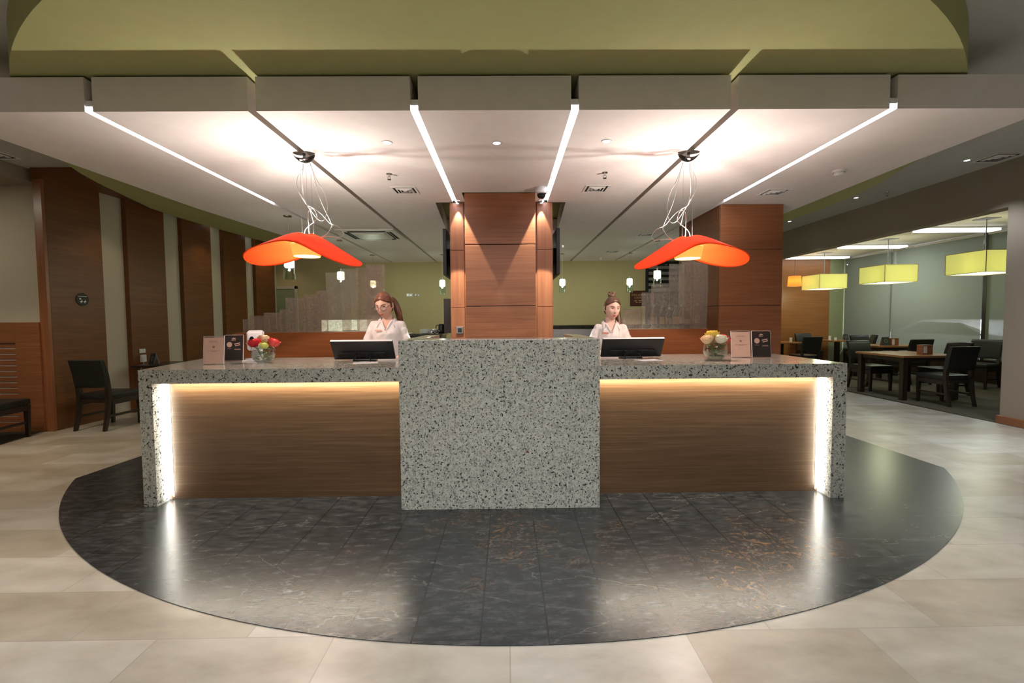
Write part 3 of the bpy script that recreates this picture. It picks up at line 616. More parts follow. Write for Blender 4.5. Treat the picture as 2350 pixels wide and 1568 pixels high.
t = thing('dome_camera', 'white dome security camera at the top right of the center column', 'security camera', (.386,1.60,2.833))
b = BM(); lathe(b, [(.066,0),(.070,-.01),(.070,-.05),(.058,-.066),(.045,-.066)], segs=28); obj('base', b, 'white_plastic', t, 'auto')
b = BM(); lathe(b, [(.047,-.066),(.046,-.085),(.036,-.106),(.018,-.117),(0,-.12)], segs=28); obj('dome', b, 'black_gloss', t, True)
t = thing('ceiling_air_conditioner', 'square ceiling cassette air conditioner behind the left pendant', 'air conditioner', (-2.21,4.2,2.833))
b = BM(); box(b, -.46,.46,-.46,.46,-.025,0,.012); obj('frame', b, 'white_metal', t); b = BM(); box(b, -.26,.26,-.26,.26,-.045,-.02,.014); obj('grille', b, 'white_metal', t)
for a in range(4):
    b = BM(); M = Matrix.Rotation(a*PI/2,4,'Z'); box(b, -.3,.3,-.38,-.335,-.0265,-.02, M=M); box(b, -.3,.3,-.325,-.295,-.0265,-.02, M=M); obj('air_slot', b, 'black_void', t)

# ------------------------------------------------------------------ bar behind the clerks
for x0, x1, lb in ((-3.648,-1.72,'reddish wooden bar counter behind the left clerk'),(1.50,2.705,'reddish wooden bar counter behind the right clerk')):
    t = thing('bar_counter', lb, 'counter', ((x0+x1)/2,2.66,0), 0, 'wooden bar counters'); h = (x1-x0)/2
    b = BM(); box(b, -h,h,0,.03,0,1.255,.002); obj('front_panel', b, 'wood_bar', t); b = BM(); box(b, -h,h,.031,.55,1.215,1.255,.002); obj('top', b, 'wood_bar', t)
    b = BM(); box(b, -h,h,.45,.5,0,1.214); obj('back_panel', b, 'wood_dark', t)
panels = [(-3.531,-3.45,1.437,0),(-3.477,-3.20,1.483,1),(-3.254,-3.02,1.522,0),(-3.054,-2.92,1.562,1),(-2.956,-2.70,1.719,0),(-2.733,-2.51,1.764,1),(-2.545,-2.40,1.809,0),(-2.427,-2.10,2.052,1),(-2.21,-1.98,2.097,0),(-2.023,-1.69,2.113,1),(-1.876,-1.632,2.153,0),(1.30,1.60,1.40,0),(1.576,1.84,1.531,1),(1.818,1.98,1.75,0),(1.957,2.20,1.861,1),(2.182,2.39,2.129,0),(2.371,2.55,2.168,1),(2.51,2.70,2.15,0)]
words = ['shortest','second','third','fourth','fifth','sixth','seventh','eighth','ninth','tenth','eleventh and tallest']
for k, (x0, x1, z1, l) in enumerate(panels):
    yy = 2.71+.035*l; z0 = 1.256
    if k >= 11: yy += .0
    b = BM(); h = (x1-x0)/2; box(b, -h,h,-.004,.004,0,z1-z0,.001)
    o = obj('glass_screen', b, 'glass_rippled' if k not in (7,8,13,14,15) else 'glass_rippled_clear', None, False, ((x0+x1)/2,yy,z0))
    lb = ('rippled glass screen on the left bar, %s in the rising row' % words[k]) if k < 11 else ('rippled glass screen on the right bar, %s from the clerk' % ['first','second','third','fourth','fifth','sixth','seventh'][k-11])
    tag(o, lb, 'glass panel', 'stepped glass screens on the left bar' if k < 11 else 'stepped glass screens on the right bar')
def bottle(x, y, h, r, glass, lab, label):
    t = thing('bottle', label, 'bottle', (x,y,1.256), 0, 'bottles on the right bar')
    b = BM(); lathe(b, [(0,.001),(r*.95,.001),(r,.01),(r,h*.58),(r*.8,h*.67),(r*.36,h*.78),(r*.33,h*.95),(0,h*.95)], segs=18); obj('glass_body', b, glass, t, True)
    b = BM(); lathe(b, [(r*1.01,h*.2),(r*1.01,h*.5)], segs=18); obj('paper_label', b, lab, t, True)
    b = BM(); lathe(b, [(0,h*1.0),(r*.38,h*1.0),(r*.38,h*.9),(0,h*.9)], segs=12); obj('cap', b, 'white_metal' if lab == 'label_paper' else 'gold', t, 'auto')
for i, (x, h, r, g, l) in enumerate(((2.06,.34,.04,'glass_bottle_amber','label_paper'),(2.17,.33,.037,'glass_bottle_green','gold'),(2.27,.30,.04,'glass_bottle_amber','label_paper'),(2.36,.33,.045,'glass_clear','gold'),(2.45,.34,.036,'glass_bottle_amber','label_paper'),(2.52,.28,.04,'glass_bottle_amber','label_paper'),(2.60,.30,.036,'glass_clear','label_paper'),(2.665,.35,.036,'glass_clear','label_paper'))):
    bottle(x, 2.95-.02*(i%2), h, r, g, l, ['amber bottle at the clerk end of the right bar','green bottle, second from the clerk end','short amber bottle between green and clear ones','clear bottle with gold label, wide shouldered','tall amber bottle with pale label','short amber bottle, third from the column','clear bottle with pale label, second from the column','tall clear bottle closest to the right column'][i])
# back counters, plates, coffee maker, foil
t = thing('reflection_case', 'glowing case added as a window reflection in the left glass screens', 'display case', (-2.35,3.75,0))  # case added with a glowing back in place of a window reflection
b = BM(); box(b, -.62,.50,-.25,.3,0,1.20,.004); obj('base', b, 'wood_dark', t); b = BM(); box(b, -.6,.48,.1,.12,1.205,1.42); obj('reflection_glow', b, 'lime_bottom', t)
b = BM(); box(b, -.62,.5,-.25,-.24,1.201,1.43); box(b, -.62,.5,-.24,.28,1.43,1.44); obj('glass', b, 'glass_acrylic', t); b = BM(); box(b, -.2,.02,-.1,.05,1.201,1.26,.01); box(b, -.5,-.3,-.1,.05,1.201,1.25,.01); obj('tray', b, 'steel', t)
t = thing('service_counter', 'dark topped service counter left of the center column', 'counter', (-1.55,3.55,0)); b = BM(); box(b, -.28,.60,-.3,.3,1.17,1.205,.004); obj('top', b, 'granite_dark', t); b = BM(); box(b, -.26,.58,-.27,.28,0,1.169); obj('cabinet', b, 'wood_dark', t)
t = thing('back_counter', 'dark granite counter along the back, right of the column', 'counter', (1.75,5.2,0)); b = BM(); box(b, -1.0,1.3,-.3,.3,1.22,1.29,.004); obj('top', b, 'granite_dark', t); b = BM(); box(b, -.98,1.28,-.27,.28,0,1.219); obj('front', b, 'steel', t)
for k in range(6):
    b = BM(); lathe(b, [(0,0),(.055,0),(.092,.008),(.092,.0105),(.05,.003),(0,.003)], segs=28); o = obj('plate', b, 'porcelain', None, True, (-1.225,3.42,1.2055+.0105*k)); tag(o, 'white plate in the stack beside the black coffee maker', 'plate', 'stack of white plates')
t = thing('serving_tray', 'white tray with a napkin behind the left clerk', 'tray', (-1.58,3.42,1.2055)); b = BM(); box(b, -.14,.14,-.09,.09,0,.012,.004); obj('tray', b, 'porcelain', t); b = BM(); box(b, -.09,.06,-.06,.06,.0125,.02,.003, M=Matrix.Rotation(.3,4,'Z')); obj('napkin', b, 'white_plastic', t)
t = thing('coffee_maker', 'black coffee jug standing just left of the center column', 'coffee jug', (-1.0,3.5,1.2055)); b = BM(); lathe(b, [(0,0),(.045,0),(.048,.01),(.044,.125),(.034,.14),(0,.142)], segs=20); obj('body', b, 'black_plastic', t, True)
b = BM(); tube(b, catmull([(-.04,0,.12),(-.075,0,.115),(-.078,0,.06),(-.044,0,.03)]), .006, 8); obj('handle', b, 'black_plastic', t, True)
b = BM(); sphere(b, (0,0,0), .06, 24, 16, (1.15,.9,.55))
for v in b.verts: v.co *= 1+.35*mnoise.noise(v.co*55)
o = obj('foil_wrap', b, 'foil', None, False, (-1.07,3.33,1.243)); tag(o, 'crumpled silver foil on the service counter', 'foil')
b = BM(); box(b, -.05,.05,-.15,.15,-.26,.26,.003); o = obj('menu_cabinet', b, 'wood_dark', None, False, (-.905,3.62,1.4655)); tag(o, 'narrow dark wooden box standing against the column behind the plates', 'cabinet')
# back wall fittings
for x, lb in ((-2.40,'white socket plate on the green back wall'),(-2.21,'green double socket plate right of the white one')):
    t = thing('wall_socket', lb, 'socket', (x,7.868,2.03), 0, 'sockets on the back wall'); b = BM(); box(b, -.075,.075,-.012,0,-.035,.035,.004); obj('plate', b, 'white_plastic' if x < -2.3 else 'paint_cream', t)
    for s in (-.036,.036): b = BM(); lathe(b, [(0,0),(.022,0),(.024,.003)], segs=14, M=Matrix.Translation((s,-.0125,0)) @ Matrix.Rotation(PI/2,4,'X')); obj('socket_well', b, 'steel', t)
t = thing('cafe_sign', 'brown GALLERY CAFE sign on the back wall beside the right clerk', 'sign', (3.25,7.85,1.9)); b = BM(); box(b, -.20,.20,0,.018,-.19,.19,.002); obj('board', b, 'sign_brown', t)
text('lettering', 'GALLERY', .068, face_front(0,-.003,.085), 'gold', t, spacing=1.25); text('lettering', 'CAFE', .068, face_front(0,-.003,.012), 'gold', t, spacing=1.25)
b = BM()
for z, ws in ((-.06,((-.10,-.03),(.01,.10))),(-.10,((-.06,-.01),(.02,.07)))):
    for a, c in ws: box(b, a, c, -.004,-.002, z-.006, z+.006)
obj('small_print', b, 'gold', t)
b = BM(); box(b, 3.47,5.2,7.84,7.866,1.2,2.75); wd = obj('window_5', b, 'black_gloss'); wd['kind'] = 'structure'
b = BM(); box(b, 3.43,3.48,7.82,7.868,1.15,2.80,.003); box(b, 5.18,5.23,7.82,7.868,1.15,2.80,.003); box(b, 3.43,5.23,7.82,7.868,2.75,2.80,.003); obj('frame', b, 'black_plastic', wd)
for k in range(5):
    b = BM(); box(b, 3.5,4.6-.12*k,7.826,7.838,2.62-.14*k,2.69-.14*k, M=Matrix.Rotation(0,4,'Z')); obj('louvre', b, 'steel', wd)

# ------------------------------------------------------------------ things on the desk
def monitor(x, label):
    t = thing('desk_monitor', label, 'monitor', (x,.64,DT), 0, 'monitors on the desk')
    a = math.radians(180-58)
    M = Matrix.Translation((0,.02,.016)) @ Matrix.Rotation(a,4,'X')
    b = BM(); box(b, -.272,.272,.0,.195,-.011,.011,.005, M); obj('housing', b, 'black_plastic', t, 'auto')
    b = BM(); box(b, -.262,.262,.01,.185,-.0128,-.0112,0, M); obj('screen', b, 'black_gloss', t)
    b = BM(); box(b, -.20,.20,.03,.085,.0112,.020,.005, M); obj('rear_hump', b, 'black_gloss', t)
    b = BM(); box(b, -.270,.270,.1955,.198,-.0105,.0105,0, M); obj('top_edge', b, 'white_metal', t)
    b = BM(); tube(b, [(-.06,-.03,.05),(-.075,-.085,.004)], .006, 8); tube(b, [(.06,-.03,.05),(.075,-.085,.004)], .006, 8); box(b, -.10,.10,.0,.06,0,.008,.003); obj('stand', b, 'black_plastic', t)
monitor(-1.275,'black desk monitor seen from behind, in front of the left clerk')
monitor(1.11,'black desk monitor seen from behind, in front of the right clerk')
for x, lb in ((-1.2,'white paper sheet under the left monitor'),(1.2,'white paper sheet under the right monitor')):
    b = BM(); box(b, -.1,.1,-.07,.07,0,.0008, M=Matrix.Rotation(.25,4,'Z')); o = obj('paper_sheet', b, 'white_plastic', None, False, (x,.42,DT+.0002)); tag(o, lb, 'paper', 'papers on the desk')
def menu_stand(x, y, rz, kind, label):
    W2, H = .082, .232
    t = thing('menu_stand', label, 'menu stand', (x,y,DT), rz, 'acrylic menu stands on the desk'); tilt = math.radians(-6)
    M = Matrix.Translation((0,0,.004)) @ Matrix.Rotation(tilt,4,'X')
    b = BM(); box(b, -W2,W2,-.0035,.0035,0,H,.001, M); box(b, -W2,W2,-.02,.06,-.003,.0,.001); obj('acrylic', b, 'glass_acrylic', t)
    b = BM(); box(b, -W2,W2,-.0037,.0037,H,H+.0025, M=M); box(b, -W2-.0015,-W2,-.0037,.0037,0,H, M=M); box(b, W2,W2+.0015,-.0037,.0037,0,H, M=M); obj('edge', b, 'white_plastic', t)
    pink = kind == 'pink'
    b = BM(); box(b, -W2+.002,W2-.002,-.0045,-.0038,.002,H-.008, M=M); c = obj('card', b, 'paper_pink' if pink else 'paper_black', t)
    ink = 'ink_grey' if pink else 'ink_pink'; b = BM(); y0, y1 = -.0052,-.0047
    if pink:
        for z, wd_ in ((.192,.028),(.184,.042),(.112,.052),(.104,.02)): box(b, -wd_,wd_,y0,y1,z-.0013,z+.0013, M=M)
        prism(b, [(-.011,.143),(-.009,.154),(-.005,.148),(0,.157),(.005,.148),(.009,.154),(.011,.143),(.006,.133),(-.006,.133)], .0047,.0052, M=M @ Matrix.Rotation(PI/2,4,'X'))
        obj('print', b, ink, c)
    else:
        prism(b, [(-.012,.196),(-.018,.206),(-.006,.202),(0,.212),(.006,.202),(.018,.206),(.012,.196)], .0047,.0052, M=M @ Matrix.Rotation(PI/2,4,'X'))
        lathe(b, [(0,.0047),(.024,.0047),(.024,.0052),(0,.0052)], -.038,.145, segs=20, M=M @ Matrix.Rotation(PI/2,4,'X'))
        R = M @ Matrix.Translation((.032,0,.147)) @ Matrix.Rotation(-.22,4,'Y'); box(b, -.026,.026,y0,y1,.003,.012, M=R); box(b, -.022,.022,y0,y1,-.013,-.004, M=R)
        for cx, z, wd_ in ((-.038,.108,.018),(.034,.104,.024),(.034,.098,.028)): box(b, cx-wd_,cx+wd_,y0,y1,z-.0013,z+.0013, M=M)
        obj('print', b, ink, c); text('lettering', 'BEST', .019, M @ face_front(0,-.0052,.186), ink, c)
menu_stand(-2.463,.40,.06,'pink','pink printed card in an acrylic stand at the left end of the desk')
menu_stand(-2.50,.745,.06,'black','black printed card in an acrylic stand behind the pink one at left')
menu_stand(2.072,.58,-.02,'pink','pink printed card in an acrylic stand right of the yellow roses')
menu_stand(2.245,.56,-.02,'black','black printed card in an acrylic stand at the right end of the desk')
def dispenser():
    t = thing('sanitizer_dispenser', 'white sanitizer dispenser on a stand beside the left flower vase', 'dispenser', (-2.355,.87,DT), .28)
    b = BM(); box(b, -.075,.075,-.22,.06,0,.010,.005); obj('base_plate', b, 'white_plastic', t)
    b = BM(); box(b, -.05,.05,.03,.045,.01,.25,.004); obj('post', b, 'white_plastic', t)
    b = BM(); sec = [(.03,.088),(-.055,.088),(-.078,.098),(-.086,.12),(-.090,.235),(-.078,.262),(-.04,.278),(.03,.272)]
    prism(b, sec, -.062,.062, Matrix(((0,0,1,0),(1,0,0,0),(0,1,0,0),(0,0,0,1))), .010); obj('housing', b, 'white_plastic', t, 'auto')
    b = BM(); lathe(b, [(0,0),(.019,0),(.021,.004)], segs=20, sy=1.5, M=Matrix.Translation((-.018,-.0905,.19)) @ Matrix.Rotation(PI/2,4,'X')); obj('level_window', b, 'black_gloss', t)
    b = BM(); box(b, -.04,0,-.091,-.086,.120,.127,.001); obj('nozzle_mark', b, 'steel', t)
    b = BM(); lathe(b, [(0,.012),(.052,.012),(.062,.018),(.060,.021),(0,.015)], segs=24, M=Matrix.Translation((0,-.15,0))); obj('drip_tray', b, 'white_plastic', t, True)
dispenser()
def rose(p, r, m, label, base, dirv):
    t = thing('rose', label, 'flower', p, 0, 'roses in the desk vases')
    b = BM(); sphere(b, (0,0,0), r*.45, 12, 8, (1,1,1.15))
    for ring_, (n, rr, top, wid) in enumerate(((3,.50,.90,1.5),(4,.68,.84,1.35),(5,.85,.74,1.3),(6,1.0,.60,1.3))):
        for k in range(n):
            a = 2*PI*k/n + ring_*.9; bb = bmesh.new(); g = []
            for i in range(7):
                u = i/6; row = []
                th = PI*(.10+(top-.10)*u)
                for j in range(7):
                    v = -1+2*j/6; w_ = math.sqrt(max(.05,1-(u-.45)**2*2.2)); ang = a+v*w_*(PI/n)*wid
                    R_ = r*rr*(1+.10*v*(1 if k%2 else -1)*.5+.05*math.sin(ang*5+ring_)); fl = r*.16*max(0,u-.75)/.25*(rr)
                    row.append(bb.verts.new(((R_*math.sin(th)+fl)*math.cos(ang), (R_*math.sin(th)+fl)*math.sin(ang), -R_*math.cos(th)*.92 - .06*r*v*v*u)))
                g.append(row)
            for i in range(6):
                for j in range(6): bb.faces.new((g[i][j],g[i][j+1],g[i+1][j+1],g[i+1][j]))
            merge(b, bb, Matrix.Rotation(.45*dirv[0],4,'Y') @ Matrix.Rotation(.45*-dirv[1],4,'X'))
    obj('petals', b, m, t, True)
    b = BM(); q = Vector(base)-Vector(p); tube(b, catmull([(0,0,-r*.5),(q.x*.35,q.y*.35,q.z*.4),(q.x*.8,q.y*.8,q.z)],6), .0028, 6); obj('stem', b, 'stem', t, True)
    b = BM()
    for k in range(3):
        a = 2.1*k+p[0]*9; c = Vector((q.x*.3,q.y*.3,q.z*.32-k*.014)); d = Vector((math.cos(a),math.sin(a),.25)); s = Vector((-math.sin(a),math.cos(a),0)); bb = bmesh.new()
        v = [bb.verts.new(c+d*l*.042+s*w_*.014+Vector((0,0,zz))) for l,w_,zz in ((0,0,0),(.45,1,.002),(1,0,-.006),(.45,-1,.002),(.5,0,-.004))]
        bb.faces.new((v[0],v[1],v[4])); bb.faces.new((v[1],v[2],v[4])); bb.faces.new((v[2],v[3],v[4])); bb.faces.new((v[3],v[0],v[4])); merge(b, bb)
    obj('leaves', b, 'leaf', t)
def vase(x, y, label, roses, side):
    t = thing('glass_vase', label, 'vase', (x,y,DT), 0, 'round glass vases on the desk'); R = .098
    prof = [(0,.002),(.045,.002)]+[(R*math.sin(a), .092-R*math.cos(a)) for a in [math.radians(d) for d in range(32,148,8)]]
    b = BM(); lathe(b, prof, segs=36); o = obj('bowl', b, 'glass_clear', t, True); 
    b = BM(); wp = [(0,.006),(.044,.006)]+[((R-.004)*math.sin(a), .092-(R-.004)*math.cos(a)) for a in [math.radians(d) for d in range(32,92,8)]]+[(0,.0925)]
    lathe(b, wp, segs=32); obj('water', b, 'glass_water', t, True)
    for k, (dx, dy, dz, r, m, lb) in enumerate(roses):
        rose((x+dx*.92,y+dy*.92,DT+dz-.022), r*1.12, m, lb, (x-dx*.2,y-dy*.2,DT+.03), (dx*8,dy*8))
    for k in range(12):
        a = k*.7; c = (x+.022*math.cos(a), y+.022*math.sin(a), DT+.035+.022*(k%5))
        b = BM(); bb = bmesh.new(); d = Vector((math.cos(a),math.sin(a),.1*(k%3))); s = Vector((-math.sin(a),math.cos(a),.3))
        v = [bb.verts.new(d*l*.058+s*w_*.026) for l,w_ in ((0,0),(.3,.8),(.7,.7),(1,0),(.7,-.7),(.3,-.8))]; bb.faces.new(v); merge(b, bb)
        o = obj('leaf', b, 'leaf', None, False, c); tag(o, 'green leaf tucked inside the %s vase' % side, 'leaf', 'leaves in the %s vase' % side)
vase(-2.10,.50,'round glass vase of red and cream roses on the left desk',
    ((-.060,-.035,.205,.044,'rose_red','dark red rose at the front of the left vase'),(-.105,.01,.20,.036,'rose_white','pale rose behind the red one at the left rim'),(-.015,.045,.235,.040,'rose_cream','cream rose at the top of the left vase'),(.035,-.045,.180,.034,'rose_lime','lime green rose at the front middle of the left vase'),(.108,-.005,.205,.042,'rose_coral','coral rose leaning right in the left vase')), 'left')
vase(1.745,.37,'round glass vase of yellow and white roses on the right desk',
    ((-.085,-.02,.205,.044,'rose_cream','peach rose leaning left in the right vase'),(-.015,.035,.24,.048,'rose_yellow','yellow rose on top of the right vase'),(.03,-.045,.208,.044,'rose_white','white rose at the front of the right vase'),(.10,.03,.205,.038,'rose_coral','red rose at the right side of the right vase')), 'right')

# ------------------------------------------------------------------ chairs, tables
def chair(x, y, rz, label, group, first=[None]):
    if first[0]: return dup(first[0], (x,y,0), rz, label, group)
    t = thing('dining_chair', label, 'chair', (x,y,0), rz, group)      # faces +y
    b = BM(); box(b, -.23,.23,-.22,.25,.40,.48,.025); obj('seat', b, 'leather', t, 'auto')
    b = BM(); rings = []
    for z, yy, th in ((.56,-.235,.028),(.60,-.24,.034),(.75,-.262,.034),(.88,-.298,.03),(.93,-.315,.022)):
        rings.append([(sx*.225*(1+.06*(z-.56)), yy+sy*th, z) for sx, sy in ((-1,-1),(1,-1),(1,1),(-1,1))])
    loft(b, rings); bmesh.ops.bevel(b, geom=[e for e in b.edges], offset=.006, segments=1, affect='EDGES'); obj('backrest', b, 'leather', t, 'auto')
    b = BM(); box(b, -.215,.215,-.235,-.20,.36,.40,.003); box(b, -.215,.215,.20,.235,.33,.40,.003); box(b, -.225,-.19,-.2,.2,.33,.40,.003); box(b, .19,.225,-.2,.2,.33,.40,.003); obj('seat_frame', b, 'wood_dark', t)
    for sx in (-1,1):
        b = BM(); rings = []
        for z, yy, s_ in ((0,-.30,.018),(.2,-.255,.022),(.42,-.225,.026),(.60,-.235,.024)): rings.append([(sx*.203+a*s_, yy+c*s_, z) for a,c in ((-1,-1),(1,-1),(1,1),(-1,1))])
        loft(b, rings); obj('leg', b, 'wood_dark', t)
        b = BM(); rings = []
        for z, s_ in ((0,.017),(.40,.025)): rings.append([(sx*.203+a*s_, .218+c*s_, z) for a,c in ((-1,-1),(1,-1),(1,1),(-1,1))])
        loft(b, rings); obj('leg', b, 'wood_dark', t)
        b = BM(); box(b, sx*.203-.012,sx*.203+.012,-.25,.2,.17,.20,.003); obj('stretcher', b, 'wood_dark', t)
    first[0] = t; return t
chair(-6.12,1.98,.15,'dark chair cut off by the left edge, in front of the grille cabinet','dark leather chairs on the left side')
G = 'dark leather chairs in the dining area'
chair(-5.40,2.78,-.08,'dark leather chair with open back by the small table on the left wall','dark leather chairs on the left side')
chair(-5.35,5.3,PI,'dark leather chair half hidden behind the left end of the desk','dark leather chairs on the left side')
chair(6.97,3.74,.03,'nearest dining chair, back turned to the room, beside the beige wall',G)
chair(6.98,5.22,PI+.08,'dining chair facing the room at the far side of the nearest table',G)
chair(7.78,4.62,PI/2-.05,'dining chair at the right side of the nearest table',G)
chair(9.15,5.30,1.95,'dining chair turned sideways in front of the blinds by the wall edge',G)
chair(8.4,6.0,.0,'dining chair tucked under the near side of the window table',G)
chair(8.95,7.75,PI,'dining chair behind the brown box of the window table',G)
chair(7.30,7.68,.03,'dining chair with its back to the room before the far tables',G)
chair(8.55,9.35,PI,'dining chair against the amber wood wall',G)
chair(9.2,8.35,1.1,'small looking dining chair turned toward the far window',G)
def table(x, y, hx, hy, label, legs=True, group='wood topped tables in the dining area', top='wood_table'):
    t = thing('dining_table', label, 'table', (x,y,0), 0, group)
    b = BM(); box(b, -hx,hx,-hy,hy,.715,.75,.004); obj('tabletop', b, top, t)
    if legs:
        b = BM(); box(b, -hx+.05,hx-.05,-hy+.05,-hy+.075,.65,.714); box(b, -hx+.05,hx-.05,hy-.075,hy-.05,.65,.714); box(b, -hx+.05,-hx+.075,-hy+.08,hy-.08,.65,.714); box(b, hx-.075,hx-.05,-hy+.08,hy-.08,.65,.714); obj('apron', b, 'wood_dark', t)
        for sx in (-1,1):
            for sy in (-1,1):
                b = BM(); box(b, sx*(hx-.07)-.04,sx*(hx-.07)+.04,sy*(hy-.07)-.04,sy*(hy-.07)+.04,0,.714,.004); obj('leg', b, 'wood_dark', t)
    else:
        b = BM(); box(b, -.05,.05,-.05,.05,.03,.714,.004); obj('pedestal', b, 'wood_dark', t); b = BM(); box(b, -.22,.22,-.22,.22,0,.03,.006); obj('base', b, 'wood_dark', t)
table(7.02,4.50,.50,.52,'nearest square dining table with a brown box on it')
table(8.68,6.85,.55,.42,'window table with a black card and brown box')
table(9.3,9.3,.40,.38,'far corner table with white cards before the green wall', False)
table(7.25,8.55,.42,.36,'far table mostly hidden by the right wooden column', False)
t = table(-5.42,3.92,.34,.36,'small dark table against the second wood fin on the left', False, 'tables on the left side', 'wood_dark')
def napkin_box(x, y, z, rz, label):
    t = thing('napkin_box', label, 'box', (x,y,z), rz, 'brown boxes on the dining tables'); b = BM(); box(b, -.085,.085,-.06,.06,0,.16,.004); obj('box_body', b, 'wood_red', t)
    b = BM(); box(b, -.075,-.015,-.0635,-.0605,.02,.14,.001); obj('card', b, 'white_plastic', t)
napkin_box(7.12,4.25,.751,.0,'brown box with a white card on the nearest dining table')
napkin_box(8.66,6.70,.751,.05,'brown box with a white card on the window table')
def tent_card(x, y, z, rz, label, mats=('slate','white_plastic'), s=1):
    t = thing('tent_card', label, 'table card', (x,y,z), rz, 'folded cards on tables')
    for sg, mm in ((-1,mats[0]),(1,mats[1])):
        M = Matrix.Rotation(sg*-.28,4,'X') @ Matrix.Translation((0,0,0)); b = BM(); box(b, -.07*s,.07*s,-.0015,.0015,0,.17*s, M=Matrix.Translation((0,sg*.046*s,0)) @ Matrix.Rotation(sg*.27,4,'X')); obj('leaf', b, mm, t)
    b = BM(); M = Matrix.Translation((0,-.046*s,0)) @ Matrix.Rotation(-.27,4,'X') @ Matrix.Translation((0,-.002,.09*s)) @ Matrix.Rotation(PI/2,4,'X'); lathe(b, [(.026*s,0),(.034*s,0),(.034*s,.0006),(.026*s,.0006)], segs=24, M=M); obj('printed_ring', b, 'chalk', t)
tent_card(-5.62,3.85,.751,-.5,'black folded card with white back on the small left table')
tent_card(8.45,6.66,.751,.05,'black folded card beside the brown box on the window table',s=1.15)
tent_card(9.42,9.15,.751,.1,'dark folded card on the far corner table')
for x, y, h, lb in ((8.98,9.15,.12,'tall white card on the far corner table'),(9.12,9.12,.08,'short white card beside the tall one on the far corner table'),(7.42,8.4,.12,'white card on the far table by the column')):
    b = BM(); box(b, -.035,.035,-.003,.003,0,h,.001); o = obj('white_card', b, 'white_plastic', None, False, (x,y,.751)); tag(o, lb, 'card', 'white cards in the dining area')

# dining lamps
def lime(x, y, label, first=[None]):
    if first[0]: return dup(first[0], (x,y,3.12), label=label)
    t = thing('lime_pendant', label, 'pendant lamp', (x,y,3.12), 0, 'square lime pendants over the dining tables')
    b = BM(); box(b, -.13,.13,-.13,.13,-.012,0,.003); obj('canopy', b, 'steel', t); b = BM(); cyl(b, .009, (0,0,-.012), (0,0,-.60), 8); obj('rod', b, 'steel', t)
    b = BM(); h = .36
    for x0,x1,y0,y1 in ((-h,h,-h,-h+.004),(-h,h,h-.004,h),(-h,-h+.004,-h+.005,h-.005),(h-.004,h,-h+.005,h-.005)): box(b, x0,x1,y0,y1,-.97,-.60)
    s = obj('shade', b, 'shade_lime', t); b = BM()
    for sx in (-1,1):
        for sy in (-1,1): box(b, sx*h-.004,sx*h+.004,sy*h-.004,sy*h+.004,-.975,-.595)
    for zz in (-.60,-.97):
        for s_ in (-1,1): box(b, -h,h,s_*h-.003,s_*h+.003,zz-.004,zz+.004); box(b, s_*h-.003,s_*h+.003,-h,h,zz-.004,zz+.004)
    obj('shade_frame', b, 'gold', t); b = BM(); box(b, -h+.006,h-.006,-h+.006,h-.006,-.968,-.962); obj('bottom_diffuser', b, 'lime_bottom', t)
    b = BM(); sphere(b, (-.15,-.1,-.78), .045); sphere(b, (.15,-.1,-.78), .045); obj('bulb', b, 'glow_bulb', t, True)
    first[0] = t; return t
for x, y, lb in ((8.52,4.65,'square lime pendant nearest the wall edge'),(8.52,6.73,'middle square lime pendant of the row'),(8.52,8.78,'farthest square lime pendant, near the amber wall')):
    lime(x, y, lb); lamp('lime_light', 'POINT', (x,y,2.02), 14, (.97,1,.62), size=.2)
t = thing('amber_pendant', 'small orange drum pendant partly behind the farthest lime lamp', 'pendant lamp', (7.88,9.02,3.12)); b = BM(); cyl(b, .1, (0,0,-.012), (0,0,0), 20); obj('canopy', b, 'steel', t); b = BM(); cyl(b, .006, (0,0,-.012), (0,0,-.6), 8); obj('rod', b, 'steel', t)
b = BM(); lathe(b, [(.17,-.87),(.15,-.60)], segs=28); obj('shade', b, 'shade_amber', t, True)
lamp('amber_light', 'POINT', (7.88,9.02,2.38), 9, (1,.6,.25), size=.08)
lamp('amber_light', 'SPOT', (7.2,9.55,3.1), 45, (1,.66,.3), size=.05, spot=1.6, blend=.8)
for y, x0, x1, lb in ((5.45,8.0,9.55,'linear ceiling light nearest the beige wall edge'),(7.5,8.0,9.55,'middle linear ceiling light of the dining area'),(9.4,7.9,9.6,'farthest linear ceiling light of the dining area')):
    t = thing('linear_light', lb, 'ceiling light', ((x0+x1)/2,y,3.12), 0, 'linear lights on the dining ceiling'); h = (x1-x0)/2
    b = BM(); box(b, -h,h,-.13,.13,-.035,0,.004); obj('housing', b, 'white_metal', t); b = BM(); box(b, -h+.02,h-.02,-.12,.12,-.075,-.036,.004); obj('tube', b, 'tube_light', t)

